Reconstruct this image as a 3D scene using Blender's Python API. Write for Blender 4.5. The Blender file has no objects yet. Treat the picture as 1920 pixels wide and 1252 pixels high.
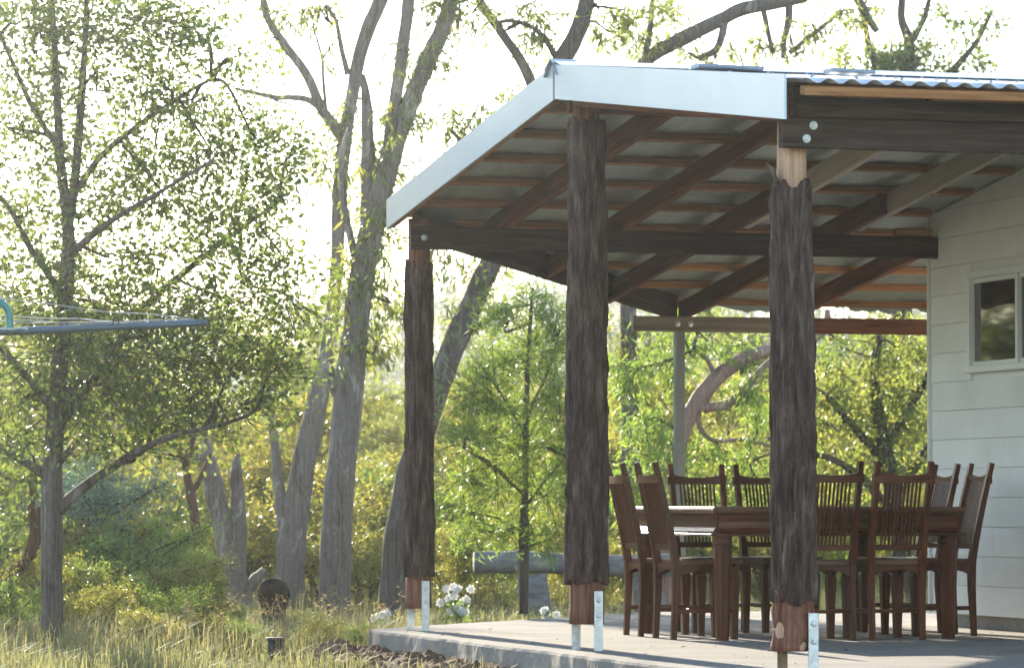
import bpy, math, random
import numpy as np
from mathutils import Matrix, Vector

R = math.radians
rng = np.random.default_rng(7)
random.seed(7)
scene = bpy.context.scene
col = scene.collection

# ------------------------------------------------------------------ camera
F, CX, CY, HOR, EYE = 7500.0, 960.0, 626.0, 945.0, 0.8      # measured on the 1920 px photograph
PITCH = math.atan((HOR - CY) / F)
cam_data = bpy.data.cameras.new('camera')
cam_data.sensor_width = 36.0
cam_data.lens = F / 1920.0 * 36.0
cam_data.clip_start = 0.1
cam_data.clip_end = 5000.0
cam_data.dof.use_dof = True
cam_data.dof.focus_distance = 22.0
cam_data.dof.aperture_fstop = 7.0
cam = bpy.data.objects.new('camera', cam_data)
cam.location = (0, 0, EYE)
cam.rotation_euler = (math.pi / 2 + PITCH, 0, 0)
col.objects.link(cam)
scene.camera = cam

# ------------------------------------------------------------------ sky, sun, exposure
SUN_AZ, SUN_EL = R(-16.6), R(17.5)           # azimuth from +Y, negative = to the left of the view
world = bpy.data.worlds.new('World')
scene.world = world
world.use_nodes = True
wn = world.node_tree.nodes
wl = world.node_tree.links
bg = wn['Background']
sky = wn.new('ShaderNodeTexSky')
sky.sky_type = 'NISHITA'
sky.sun_disc = False
sky.sun_elevation = SUN_EL
sky.sun_rotation = SUN_AZ
sky.air_density = 1.0
sky.dust_density = 0.35
sky.ozone_density = 1.0
bg.inputs['Strength'].default_value = 0.15
wl.new(sky.outputs[0], bg.inputs['Color'])
sun_data = bpy.data.lights.new('sun', 'SUN')
sun_data.energy = 4.3
sun_data.angle = R(0.5)
sun_data.color = (1.0, 0.90, 0.72)
sun = bpy.data.objects.new('sun', sun_data)
sd = Vector((math.sin(SUN_AZ) * math.cos(SUN_EL), math.cos(SUN_AZ) * math.cos(SUN_EL), math.sin(SUN_EL)))
sun.rotation_euler = sd.to_track_quat('Z', 'Y').to_euler()
sun.location = (-10, 30, 20)
col.objects.link(sun)
scene.view_settings.view_transform = 'Standard'
scene.view_settings.look = 'None'
scene.view_settings.gamma = 1.0
scene.view_settings.use_curve_mapping = False
scene.view_settings.exposure = 1.85
cy = scene.cycles
cy.max_bounces = 7
cy.diffuse_bounces = 4
cy.glossy_bounces = 3
cy.transmission_bounces = 4
cy.transparent_max_bounces = 4
cy.volume_bounces = 0
cy.use_denoising = True
cy.sample_clamp_indirect = 6.0

# ------------------------------------------------------------------ pixel helpers
FWD = np.array([0, math.cos(PITCH), math.sin(PITCH)])
UPV = np.array([0, -math.sin(PITCH), math.cos(PITCH)])
def ray(x, y):
    d = FWD * F + np.array([1.0, 0, 0]) * (x - CX) + UPV * (CY - y)
    return d / d[1]
def at(x, y, Y):                       # the point of a pixel's ray that lies Y metres deep
    return np.array([0, 0, EYE]) + ray(x, y) * Y
def on(x, y, z=0.0):                   # the point of a pixel's ray on the level z
    r = ray(x, y)
    return np.array([0, 0, EYE]) + r * ((z - EYE) / r[2])

# ------------------------------------------------------------------ noise
def _hash(i, j, k, s):
    n = (i * 374761393 + j * 668265263 + k * 2147483647 + s * 974634533) & 0xFFFFFFFF
    n = ((n ^ (n >> 13)) * 1274126177) & 0xFFFFFFFF
    n = n ^ (n >> 16)
    return (n & 0xFFFFFF) / float(0xFFFFFF)
def vnoise(p, s=0):
    p = np.asarray(p, float)
    i = np.floor(p).astype(np.int64)
    f = p - i
    f = f * f * (3 - 2 * f)
    out = 0
    for a in (0, 1):
        for b in (0, 1):
            for c in (0, 1):
                w = (f[..., 0] if a else 1 - f[..., 0]) * (f[..., 1] if b else 1 - f[..., 1]) * (f[..., 2] if c else 1 - f[..., 2])
                out = out + w * _hash(i[..., 0] + a, i[..., 1] + b, i[..., 2] + c, s)
    return out * 2 - 1
def fbm(p, o=4, s=0):
    p = np.asarray(p, float)
    t, a = 0, 1.0
    for k in range(o):
        t = t + a * vnoise(p * 2 ** k, s + k)
        a *= 0.5
    return t

# ------------------------------------------------------------------ mesh helpers
class MB:
    def __init__(self):
        self.v, self.f, self.n, self.t = [], {}, 0, {}
    def add(self, verts, faces, tint=None):
        verts = np.asarray(verts, float).reshape(-1, 3)
        for fc in (faces if isinstance(faces, list) else [faces]):
            fc = np.asarray(fc, np.int64)
            k = fc.shape[1]
            self.f.setdefault(k, []).append(fc + self.n)
            self.t.setdefault(k, []).append(np.full(len(fc), 0.5) if tint is None else np.broadcast_to(tint, (len(fc),)))
        self.v.append(verts)
        self.n += len(verts)
    def mesh(self, name, mat, smooth=False):
        me = bpy.data.meshes.new(name)
        V = np.concatenate(self.v)
        loops, starts, tints, pos = [], [], [], 0
        for k in self.f:
            fc = np.concatenate(self.f[k])
            loops.append(fc.ravel())
            starts.append(pos + np.arange(len(fc)) * k)
            tints.append(np.concatenate(self.t[k]))
            pos += fc.size
        loops = np.concatenate(loops); starts = np.concatenate(starts); tints = np.concatenate(tints)
        me.vertices.add(len(V)); me.vertices.foreach_set('co', V.ravel())
        me.loops.add(len(loops)); me.loops.foreach_set('vertex_index', loops.astype(np.int32))
        me.polygons.add(len(starts)); me.polygons.foreach_set('loop_start', starts.astype(np.int32))
        a = me.attributes.new('tint', 'FLOAT', 'FACE')
        a.data.foreach_set('value', tints.astype(np.float32))
        me.update(calc_edges=True)
        me.validate()
        me.polygons.foreach_set('use_smooth', np.full(len(me.polygons), smooth))
        if mat: me.materials.append(mat)
        return me
    def build(self, name, mat, parent=None, smooth=False):
        o = bpy.data.objects.new(name, self.mesh(name, mat, smooth))
        col.objects.link(o)
        if parent: o.parent = parent
        return o

def tag(o, label=None, cat=None, group=None, kind=None):
    if label: o['label'] = label
    if cat: o['category'] = cat
    if group: o['group'] = group
    if kind: o['kind'] = kind
    return o
def empty(name, loc, rz=0.0):
    o = bpy.data.objects.new(name, None)
    o.empty_display_size = 0.2
    o.location = tuple(loc); o.rotation_euler = (0, 0, rz)
    col.objects.link(o)
    return o
def copy_tree(o, parent=None):
    c = o.copy(); col.objects.link(c); c.parent = parent
    for ch in list(o.children): copy_tree(ch, c)
    return c

def oct_profile(hw, hh, c):
    return np.array([(-hw + c, -hh), (hw - c, -hh), (hw, -hh + c), (hw, hh - c), (hw - c, hh), (-hw + c, hh), (-hw, hh - c), (-hw, -hh + c)])
def bar_arrays(L, w, h, c=0.004, seg=1, jit=0.0, seed=0, taper=None):
    pr = oct_profile(w / 2, h / 2, c)
    xs = np.linspace(-L / 2, L / 2, seg + 1)
    V = []
    for i, x in enumerate(xs):
        s = 1.0 if taper is None else 1 + (taper - 1) * i / seg
        q = np.column_stack([np.full(8, x), pr[:, 0] * s, pr[:, 1] * s])
        V.append(q)
    V = np.concatenate(V)
    if jit:
        V[:, 1] += jit * vnoise(V * np.array([3, 9, 9]) + seed * 7.3, seed)
        V[:, 2] += jit * vnoise(V * np.array([3, 9, 9]) + 50 + seed * 3.1, seed)
    Fq = []
    for i in range(seg):
        for k in range(8):
            a, b = i * 8 + k, i * 8 + (k + 1) % 8
            Fq.append((a, b, b + 8, a + 8))
    caps = [tuple(range(7, -1, -1)), tuple(seg * 8 + k for k in range(8))]
    return V, [np.array(Fq)[:, ::-1], np.array(caps)[:, ::-1]]
def frame_matrix(p0, p1, up=(0, 0, 1)):
    p0, p1 = Vector(p0), Vector(p1)
    x = (p1 - p0).normalized()
    y = Vector(up).cross(x)
    if y.length < 1e-5: y = Vector((0, 1, 0)).cross(x) if abs(x.y) < .9 else Vector((1, 0, 0)).cross(x)
    y.normalize()
    z = x.cross(y)
    m = Matrix((x, y, z)).transposed().to_4x4()
    m.translation = (p0 + p1) / 2
    return m
_bar_cache = {}
def bar(name, p0, p1, w, h, mat, parent, c=0.004, seg=1, jit=0.0, seed=0, taper=None, up=(0, 0, 1)):
    L = (Vector(p1) - Vector(p0)).length
    key = (round(L, 4), w, h, mat.name, c, seg, jit, seed, taper)
    if key not in _bar_cache:
        mb = MB(); mb.add(*bar_arrays(L, w, h, c, seg, jit, seed, taper))
        _bar_cache[key] = mb.mesh(name, mat)
    o = bpy.data.objects.new(name, _bar_cache[key])
    col.objects.link(o)
    if parent: o.parent = parent
    o.matrix_basis = frame_matrix(p0, p1, up)
    return o
def sweep_arrays(pts, hw, hd):
    """rectangular section swept along points in the local YZ plane; hw along X; hd (per point) across"""
    pts = np.asarray(pts, float)
    n = len(pts)
    hd = np.broadcast_to(hd, (n,)); hw = np.broadcast_to(hw, (n,))
    T = np.gradient(pts, axis=0); T /= np.linalg.norm(T, axis=1)[:, None]
    N = np.column_stack([np.zeros(n), -T[:, 2], T[:, 1]])
    V = []
    for i in range(n):
        for (a, b) in ((-1, -1), (1, -1), (1, 1), (-1, 1)):
            V.append(pts[i] + np.array([a * hw[i], 0, 0]) + N[i] * b * hd[i])
    Fq = [(i * 4 + k, i * 4 + (k + 1) % 4, i * 4 + 4 + (k + 1) % 4, i * 4 + 4 + k) for i in range(n - 1) for k in range(4)]
    Fq += [(3, 2, 1, 0), tuple((n - 1) * 4 + k for k in range(4))]
    return np.array(V), np.array(Fq)
def catmull(P, per=6):
    P = np.asarray(P, float)
    Q = np.vstack([2 * P[0] - P[1], P, 2 * P[-1] - P[-2]])
    out = []
    for i in range(1, len(Q) - 2):
        for t in np.linspace(0, 1, per, endpoint=False):
            a, b, c, d = Q[i - 1], Q[i], Q[i + 1], Q[i + 2]
            out.append(.5 * (2 * b + (c - a) * t + (2 * a - 5 * b + 4 * c - d) * t * t + (3 * b - a - 3 * c + d) * t ** 3))
    out.append(Q[-2])
    return np.array(out)
def tube_arrays(P, r, sides=8, rough=0.0, seed=0, cap=True):
    P = np.asarray(P, float); n = len(P)
    r = np.broadcast_to(r, (n,))
    T = np.gradient(P, axis=0); T /= np.maximum(np.linalg.norm(T, axis=1), 1e-9)[:, None]
    ref = np.array([0, 0, 1.0]) if abs(T[0][2]) < .9 else np.array([1.0, 0, 0])
    A = np.cross(T[0], ref); A /= np.linalg.norm(A)
    ang = np.arange(sides) / sides * 2 * math.pi
    V = np.zeros((n, sides, 3))
    for i in range(n):
        A = A - T[i] * np.dot(A, T[i]); A /= np.linalg.norm(A)
        B = np.cross(T[i], A)
        rr = np.full(sides, r[i])
        if rough:
            q = np.column_stack([np.cos(ang) * 1.6, np.sin(ang) * 1.6, np.full(sides, i * .35)]) + seed * 5.7
            rr = rr * (1 + rough * fbm(q, 3, seed))
        V[i] = P[i] + np.outer(rr * np.cos(ang), A) + np.outer(rr * np.sin(ang), B)
    idx = np.arange(n * sides).reshape(n, sides)
    a = idx[:-1]; b = np.roll(idx, -1, axis=1)[:-1]; c = np.roll(idx, -1, axis=1)[1:]; d = idx[1:]
    Fq = np.stack([a, b, c, d], -1).reshape(-1, 4)
    fs = [Fq]
    if cap: fs.append(np.array([idx[0][::-1], idx[-1]]))
    return V.reshape(-1, 3), fs
def lathe_arrays(prof, sides=16):
    n = len(prof)
    ang = np.arange(sides) / sides * 2 * math.pi
    V = np.array([[(r * math.cos(a), r * math.sin(a), z) for a in ang] for r, z in prof]).reshape(-1, 3)
    idx = np.arange(n * sides).reshape(n, sides)
    a = idx[:-1]; b = np.roll(idx, -1, axis=1)[:-1]; c = np.roll(idx, -1, axis=1)[1:]; d = idx[1:]
    return V, [np.stack([a, b, c, d], -1).reshape(-1, 4), np.array([idx[0][::-1], idx[-1]])]

# ------------------------------------------------------------------ materials
def mat_new(name):
    m = bpy.data.materials.new(name); m.use_nodes = True
    nt = m.node_tree
    return m, nt, nt.nodes['Principled BSDF'], nt.nodes['Material Output']
def ramp(nt, fac, stops):
    r = nt.nodes.new('ShaderNodeValToRGB')
    el = r.color_ramp.elements
    while len(el) < len(stops): el.new(0.5)
    for e, (p, c) in zip(el, stops):
        e.position = p; e.color = (*c, 1)
    nt.links.new(fac, r.inputs[0])
    return r.outputs[0]
def coords(nt, scale, use='Object', rand=True):
    tc = nt.nodes.new('ShaderNodeTexCoord')
    v = tc.outputs[use]
    if rand:
        oi = nt.nodes.new('ShaderNodeObjectInfo')
        mul = nt.nodes.new('ShaderNodeMath'); mul.operation = 'MULTIPLY'; mul.inputs[1].default_value = 37.0
        nt.links.new(oi.outputs['Random'], mul.inputs[0])
        ad = nt.nodes.new('ShaderNodeVectorMath'); ad.operation = 'ADD'
        nt.links.new(v, ad.inputs[0]); nt.links.new(mul.outputs[0], ad.inputs[1])
        v = ad.outputs[0]
    mp = nt.nodes.new('ShaderNodeMapping')
    mp.inputs['Scale'].default_value = scale
    nt.links.new(v, mp.inputs['Vector'])
    return mp.outputs[0]
def noise(nt, vec, sc, det=5, rough=.6, dist=0.0):
    n = nt.nodes.new('ShaderNodeTexNoise')
    n.inputs['Scale'].default_value = sc; n.inputs['Detail'].default_value = det
    n.inputs['Roughness'].default_value = rough; n.inputs['Distortion'].default_value = dist
    nt.links.new(vec, n.inputs['Vector'])
    return n.outputs['Fac']
def bump(nt, bsdf, h, strength, dist):
    b = nt.nodes.new('ShaderNodeBump')
    b.inputs['Strength'].default_value = strength; b.inputs['Distance'].default_value = dist
    nt.links.new(h, b.inputs['Height']); nt.links.new(b.outputs[0], bsdf.inputs['Normal'])
def mixc(nt, fac, a, b, mode='MIX'):
    m = nt.nodes.new('ShaderNodeMix'); m.data_type = 'RGBA'; m.blend_type = mode
    for inp, v in ((m.inputs[0], fac), (m.inputs[6], a), (m.inputs[7], b)):
        if isinstance(v, (int, float)): inp.default_value = v
        elif isinstance(v, tuple): inp.default_value = (*v, 1)
        else: nt.links.new(v, inp)
    return m.outputs[2]
def wood(name, dark, mid, light, rough=.6, grain=(1.2, 22, 22), spec=.35, bumps=.35):
    m, nt, b, out = mat_new(name)
    v = coords(nt, grain)
    n = noise(nt, v, 1.6, 6, .65, .6)
    v2 = coords(nt, (.8, 3, 3))
    n2 = noise(nt, v2, 1.3, 3)
    c = ramp(nt, n, [(.3, dark), (.5, mid), (.72, light)])
    c2 = mixc(nt, n2, (.55, .55, .55), (1.25, 1.2, 1.15))
    oi = nt.nodes.new('ShaderNodeObjectInfo')
    c = mixc(nt, 1.0, c, ramp(nt, oi.outputs['Random'], [(0, (.74, .74, .76)), (1, (1.24, 1.2, 1.16))]), 'MULTIPLY')
    nt.links.new(mixc(nt, 1.0, c, c2, 'MULTIPLY'), b.inputs['Base Color'])
    b.inputs['Roughness'].default_value = rough
    b.inputs['Specular IOR Level'].default_value = spec
    bump(nt, b, n, bumps, .004)
    return m
def plain(name, c, rough=.5, metal=0.0, spec=.5, var=.15, sc=6.0, bumps=0.0):
    m, nt, b, out = mat_new(name)
    v = coords(nt, (1, 1, 1))
    n = noise(nt, v, sc, 5)
    lo = tuple(x * (1 - var) for x in c); hi = tuple(min(1, x * (1 + var)) for x in c)
    oi = nt.nodes.new('ShaderNodeObjectInfo')
    nt.links.new(mixc(nt, 1.0, ramp(nt, n, [(.3, lo), (.7, hi)]), ramp(nt, oi.outputs['Random'], [(0, (.93, .93, .93)), (1, (1, 1, 1))]), 'MULTIPLY'), b.inputs['Base Color'])
    b.inputs['Roughness'].default_value = rough; b.inputs['Metallic'].default_value = metal
    b.inputs['Specular IOR Level'].default_value = spec
    if bumps: bump(nt, b, n, bumps, .004)
    return m
def bark(name, dark, mid, light, sc=(14, 14, 2.5), rough=.9, bumps=.8):
    m, nt, b, out = mat_new(name)
    v = coords(nt, sc)
    n = noise(nt, v, 1.5, 7, .7, .3)
    n2 = noise(nt, coords(nt, (3, 3, .9)), 1.2, 4)
    c = ramp(nt, n, [(.28, dark), (.5, mid), (.74, light)])
    k = mixc(nt, n2, (.6, .58, .58), (1.3, 1.22, 1.15))
    nt.links.new(mixc(nt, 1.0, c, k, 'MULTIPLY'), b.inputs['Base Color'])
    b.inputs['Roughness'].default_value = rough; b.inputs['Specular IOR Level'].default_value = .2
    bump(nt, b, n, bumps, .012)
    return m
def leaf(name, c0, c1, c2, trans=(.22, .30, .05), mixf=.45, rough=.42):
    m, nt, b, out = mat_new(name)
    at_ = nt.nodes.new('ShaderNodeAttribute'); at_.attribute_name = 'tint'
    c = ramp(nt, at_.outputs['Fac'], [(.0, c0), (.55, c1), (1.0, c2)])
    nt.links.new(c, b.inputs['Base Color'])
    b.inputs['Roughness'].default_value = rough; b.inputs['Specular IOR Level'].default_value = .45
    tr = nt.nodes.new('ShaderNodeBsdfTranslucent')
    t0 = tuple(x * .6 for x in trans); t1 = (min(1, trans[0] * 1.5), trans[1] * 1.12, trans[2])
    nt.links.new(ramp(nt, at_.outputs['Fac'], [(0, t0), (.6, trans), (1, t1)]), tr.inputs[0])
    mx = nt.nodes.new('ShaderNodeMixShader'); mx.inputs[0].default_value = mixf
    nt.links.new(b.outputs[0], mx.inputs[1]); nt.links.new(tr.outputs[0], mx.inputs[2])
    nt.links.new(mx.outputs[0], out.inputs['Surface'])
    return m

M_bark = bark('post_bark', (.008, .005, .004), (.072, .048, .039), (.22, .16, .135), (17, 17, 3.0))
M_bare = wood('debarked_timber', (.075, .028, .016), (.17, .078, .052), (.31, .17, .115), .8, spec=.15, grain=(22, 22, 1.2))
M_pink = wood('pale_debarked_timber', (.30, .17, .11), (.45, .29, .20), (.56, .40, .30), .75, grain=(22, 22, 1.2))
M_old = wood('weathered_beam', (.024, .016, .012), (.060, .042, .034), (.12, .09, .075), .85, spec=.12)
M_raft = wood('dark_red_rafter', (.065, .024, .013), (.14, .054, .030), (.22, .095, .055), .75, spec=.12)
M_cream = wood('cream_painted_rafter', (.42, .36, .30), (.52, .45, .38), (.58, .52, .45), .6, bumps=.1)
M_batten = wood('raw_batten', (.22, .095, .035), (.36, .17, .065), (.47, .25, .11), .7, spec=.15)
M_treated = wood('grey_treated_beam', (.10, .085, .06), (.17, .145, .11), (.24, .21, .165), .8)
M_chair = wood('red_brown_furniture', (.038, .011, .005), (.088, .026, .011), (.15, .050, .022), .34, spec=.22, bumps=.08)
M_chairv = wood('red_brown_furniture_upright', (.038, .011, .005), (.088, .026, .011), (.15, .050, .022), .34, spec=.22, bumps=.08, grain=(22, 22, 1.2))
M_tabletop = wood('worn_table_top', (.08, .035, .02), (.13, .065, .04), (.19, .11, .075), .5, spec=.25, bumps=.1)
M_greylog = bark('weathered_grey_log', (.08, .08, .088), (.18, .18, .186), (.29, .285, .29), (2.2, 12, 12), .85, .5)
M_fascia = plain('sky_tinted_steel_flashing', (.54, .61, .70), .30, .0, .6, .05, 2.2, .12)  # white steel, with the blue of reflected sky put into its colour
M_flash = plain('grey_steel_cap', (.30, .33, .38), .35, .5, .5, .1, 4)
M_roof = plain('corrugated_steel', (.66, .67, .69), .40, .3, .5, .06, 4)
M_galv = plain('galvanised_steel', (.50, .52, .54), .42, .75, .5, .22, 30)
M_rust = plain('rusty_steel', (.24, .17, .10), .7, .3, .4, .35, 30)
M_steelpost = plain('grey_green_steel_post', (.15, .16, .145), .5, .2, .5, .1, 8)
M_hoist = plain('blue_grey_pipe', (.085, .12, .15), .45, .4, .5, .15, 9)
M_hoistflare = plain('flare_tinted_pipe', (.05, .20, .19), .4, .2, .5, .15, 9)  # green-blue lens flare tint put into the pipe colour
M_wire = plain('plastic_wire', (.30, .30, .31), .5, .2, .5, .1, 9)
M_board = plain('pale_weatherboard', (.76, .745, .72), .6, 0, .4, .07, 2.5)
M_trim = plain('pale_trim', (.66, .66, .65), .5, 0, .4, .04, 3)
M_alu = plain('white_window_frame', (.74, .74, .74), .35, .0, .5, .03, 3)
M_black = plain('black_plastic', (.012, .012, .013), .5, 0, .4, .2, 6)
M_termite = plain('termite_earth', (.05, .034, .024), .95, 0, .1, .35, 16, .8)
M_white = leaf('white_petal', (.70, .68, .66), (.78, .76, .74), (.82, .80, .78), (.6, .58, .55), .3)

m, nt, b, out = mat_new('window_glass')
b.inputs['Base Color'].default_value = (.018, .02, .018, 1); b.inputs['Roughness'].default_value = .03
b.inputs['IOR'].default_value = 2.3
M_glass = m
# foil sarking
m, nt, b, out = mat_new('foil_sarking')
v = coords(nt, (5, 1.2, 5), rand=False)
n = noise(nt, v, 2.0, 6, .65, 1.0)
nt.links.new(ramp(nt, n, [(.3, (.27, .32, .30)), (.7, (.44, .50, .47))]), b.inputs['Base Color'])
b.inputs['Metallic'].default_value = .55; b.inputs['Roughness'].default_value = .38
bump(nt, b, n, .55, .02)
M_foil = m
# concrete
m, nt, b, out = mat_new('concrete')
v = coords(nt, (1, 1, 1), rand=False)
n = noise(nt, v, 1.4, 8, .65); n2 = noise(nt, v, 45, 4, .7)
c = ramp(nt, n, [(.3, (.18, .155, .135)), (.55, (.275, .245, .218)), (.75, (.355, .325, .295))])
nt.links.new(mixc(nt, .35, c, ramp(nt, n2, [(.35, (.16, .15, .14)), (.65, (.38, .365, .35))])), b.inputs['Base Color'])
b.inputs['Roughness'].default_value = .95; b.inputs['Specular IOR Level'].default_value = .08; bump(nt, b, n2, .25, .004)
M_conc = m
# ground and soil
m, nt, b, out = mat_new('dry_ground')
v = coords(nt, (1, 1, 1), rand=False)
n = noise(nt, v, .7, 8, .65); n2 = noise(nt, v, 14, 5, .7)
c = ramp(nt, n, [(.3, (.05, .06, .02)), (.5, (.10, .095, .04)), (.72, (.17, .14, .08))])
nt.links.new(mixc(nt, .5, c, ramp(nt, n2, [(.3, (.04, .045, .02)), (.7, (.18, .155, .09))])), b.inputs['Base Color'])
b.inputs['Roughness'].default_value = 1.0; b.inputs['Specular IOR Level'].default_value = .1
bump(nt, b, n2, .6, .03)
M_ground = m
M_soil = plain('bare_soil', (.15, .095, .062), .95, 0, .1, .4, 22, .9)
def gum_bark(name, cream, grey, brown, rough=.75):
    m, nt, b, out = mat_new(name)
    patch = noise(nt, coords(nt, (3.2, 3.2, .9)), 1.6, 6, .62, 1.2)
    c = ramp(nt, patch, [(.34, brown), (.43, grey), (.56, grey), (.62, cream)])
    streak = noise(nt, coords(nt, (26, 26, .9)), 1.5, 6, .7, .4)
    c = mixc(nt, 1.0, c, ramp(nt, streak, [(.30, (.38, .34, .32)), (.46, (.9, .9, .9)), (.70, (1.2, 1.18, 1.15))]), 'MULTIPLY')
    fine = noise(nt, coords(nt, (30, 30, 14)), 2.0, 5, .7)
    c = mixc(nt, 1.0, c, ramp(nt, fine, [(.3, (.72, .70, .68)), (.7, (1.15, 1.15, 1.15))]), 'MULTIPLY')
    nt.links.new(c, b.inputs['Base Color'])
    b.inputs['Roughness'].default_value = rough; b.inputs['Specular IOR Level'].default_value = .2
    bump(nt, b, streak, .6, .02)
    return m
M_gum = gum_bark('smooth_gum_bark', (.31, .265, .225), (.185, .15, .128), (.11, .078, .06))
M_gumdark = gum_bark('dark_gum_bark', (.20, .175, .155), (.115, .095, .085), (.06, .045, .038), .85)
M_twig = bark('brown_twig_bark', (.030, .022, .018), (.065, .048, .038), (.11, .085, .066), (12, 12, 3), .9, .3)
M_pinkgum = gum_bark('pink_gum_bark', (.42, .33, .28), (.30, .19, .155), (.17, .10, .08))
M_red = bark('red_brown_bark', (.045, .022, .015), (.10, .052, .035), (.17, .10, .07), (9, 9, 1.5), .85, .4)
L_round = leaf('round_leaf', (.022, .045, .018), (.055, .09, .025), (.11, .14, .035), (.24, .33, .06), .44)
L_gum = leaf('gum_leaf', (.030, .050, .020), (.070, .095, .030), (.13, .14, .045), (.38, .45, .08), .5)
L_wattle = leaf('wattle_leaf', (.03, .065, .02), (.065, .12, .03), (.11, .17, .04), (.31, .46, .07), .5)
L_blue = leaf('blue_green_leaf', (.035, .075, .065), (.06, .11, .095), (.09, .14, .11), (.20, .36, .22), .42)
L_yellow = leaf('yellow_leaf', (.035, .05, .018), (.085, .10, .03), (.17, .155, .045), (.43, .43, .07), .48)
L_grass = leaf('grass_blade', (.05, .075, .02), (.12, .125, .05), (.30, .25, .16), (.38, .38, .15), .42, .6)
L_far = leaf('far_leaf', (.025, .04, .022), (.05, .065, .03), (.085, .09, .04), (.12, .15, .05), .35)

# ------------------------------------------------------------------ terrain
def ground_h(x, y):
    x = np.asarray(x, float); y = np.asarray(y, float)
    s = np.clip((y - 48) / 50, 0, 1); s = s * s * (3 - 2 * s)
    h = -.2 - 5.0 * s
    t = np.clip((y - 110) / 330, 0, 1); t = t * t * (3 - 2 * t)
    h = h + t * (21 + 3.0 * np.sin(x / 60.0 + 1.0) + 1.5 * np.sin(x / 23.0))
    q = np.stack([x * .35, y * .35, np.zeros_like(x)], -1)
    near = np.clip((np.hypot(x - 1.5, y - 24) - 6) / 6, 0, 1)
    h = h + .10 * near * fbm(q, 3, 11)
    return h
ys = np.concatenate([np.linspace(-150, 15, 12), np.linspace(16, 60, 90), np.linspace(62, 120, 30), np.linspace(125, 760, 70)])
xs = np.concatenate([np.linspace(-620, -34, 36), np.linspace(-32, 32, 110), np.linspace(34, 620, 36)])
gx, gy = np.meshgrid(xs, ys)
gz = ground_h(gx, gy)
# no ground pokes through the slab
idx = np.arange(gx.size).reshape(gx.shape)
mb = MB()
mb.add(np.stack([gx, gy, gz], -1), np.stack([idx[:-1, :-1], idx[:-1, 1:], idx[1:, 1:], idx[1:, :-1]], -1).reshape(-1, 4))
tag(mb.build('ground', M_ground, None, True), 'dry grassy ground sloping to a wooded valley', None, None, 'structure')

# ------------------------------------------------------------------ verandah frame: x along the ridge (to the house), y away from the viewer
ANG = R(16.2)
O = np.array([.411, 22.04, 0.0])
EX = np.array([math.cos(ANG), math.sin(ANG), 0]); EY = np.array([-math.sin(ANG), math.cos(ANG), 0])
def loc(x, y, z=0.0): return O + EX * x + EY * y + np.array([0, 0, z])
def zroof(w): return 3.21 - (.125 * w if w > 0 else -.118 * w)
EAVE, NEAR, LEFT, RIGHT = 7.1, -3.78, -.15, 6.0
def far_w(x): return min(EAVE, 3.68 + max(0, (x + .15)) * (3.42 / 2.85))

# slab
def slab():
    poly = [(-.24, -6.0), (-.24, 4.0), (2.75, 7.35), (6.4, 7.35), (6.4, -6.0)]
    pts = []
    for i, (a, b_) in enumerate(zip(poly, poly[1:] + poly[:1])):
        n_ = max(2, int(math.hypot(b_[0] - a[0], b_[1] - a[1]) / .06))
        for t in np.linspace(0, 1, n_, endpoint=False):
            pts.append((a[0] + (b_[0] - a[0]) * t, a[1] + (b_[1] - a[1]) * t))
    pts = np.array(pts); n_ = len(pts)
    c = np.array([3.0, .5])
    rings = []
    wob = fbm(np.column_stack([pts * 2.0, np.zeros(n_)]), 3, 5)
    d = pts - c; d /= np.linalg.norm(d, axis=1)[:, None]
    for inset, z in ((.03, 0.0), (.008, -.006), (0, -.02), (0, -.08), (.0, -.14), (-.01, -.30)):
        w2 = fbm(np.column_stack([pts * 7.0, np.full(n_, z * 20)]), 3, 9)
        off = -inset + .018 * wob + (.007 * w2 if z < -.01 else .004 * w2)
        rings.append(np.column_stack([pts + d * off[:, None], np.full(n_, z)]))
    V = np.concatenate(rings)
    F4 = [(k * n_ + i, (k + 1) * n_ + i, (k + 1) * n_ + (i + 1) % n_, k * n_ + (i + 1) % n_) for k in range(len(rings) - 1) for i in range(n_)]
    mb = MB(); mb.add(V, [np.array(F4), np.array([list(range(n_))])])
    o = mb.build('concrete_patio', M_conc)
    o.location = tuple(O); o.rotation_euler = (0, 0, ANG)
    tag(o, 'concrete patio slab with a chipped edge under the verandah', None, None, 'structure')
slab()

ver = empty('verandah', O, ANG)
tag(ver, 'open timber verandah with bark covered log posts and low gable steel roof', 'verandah')

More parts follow.
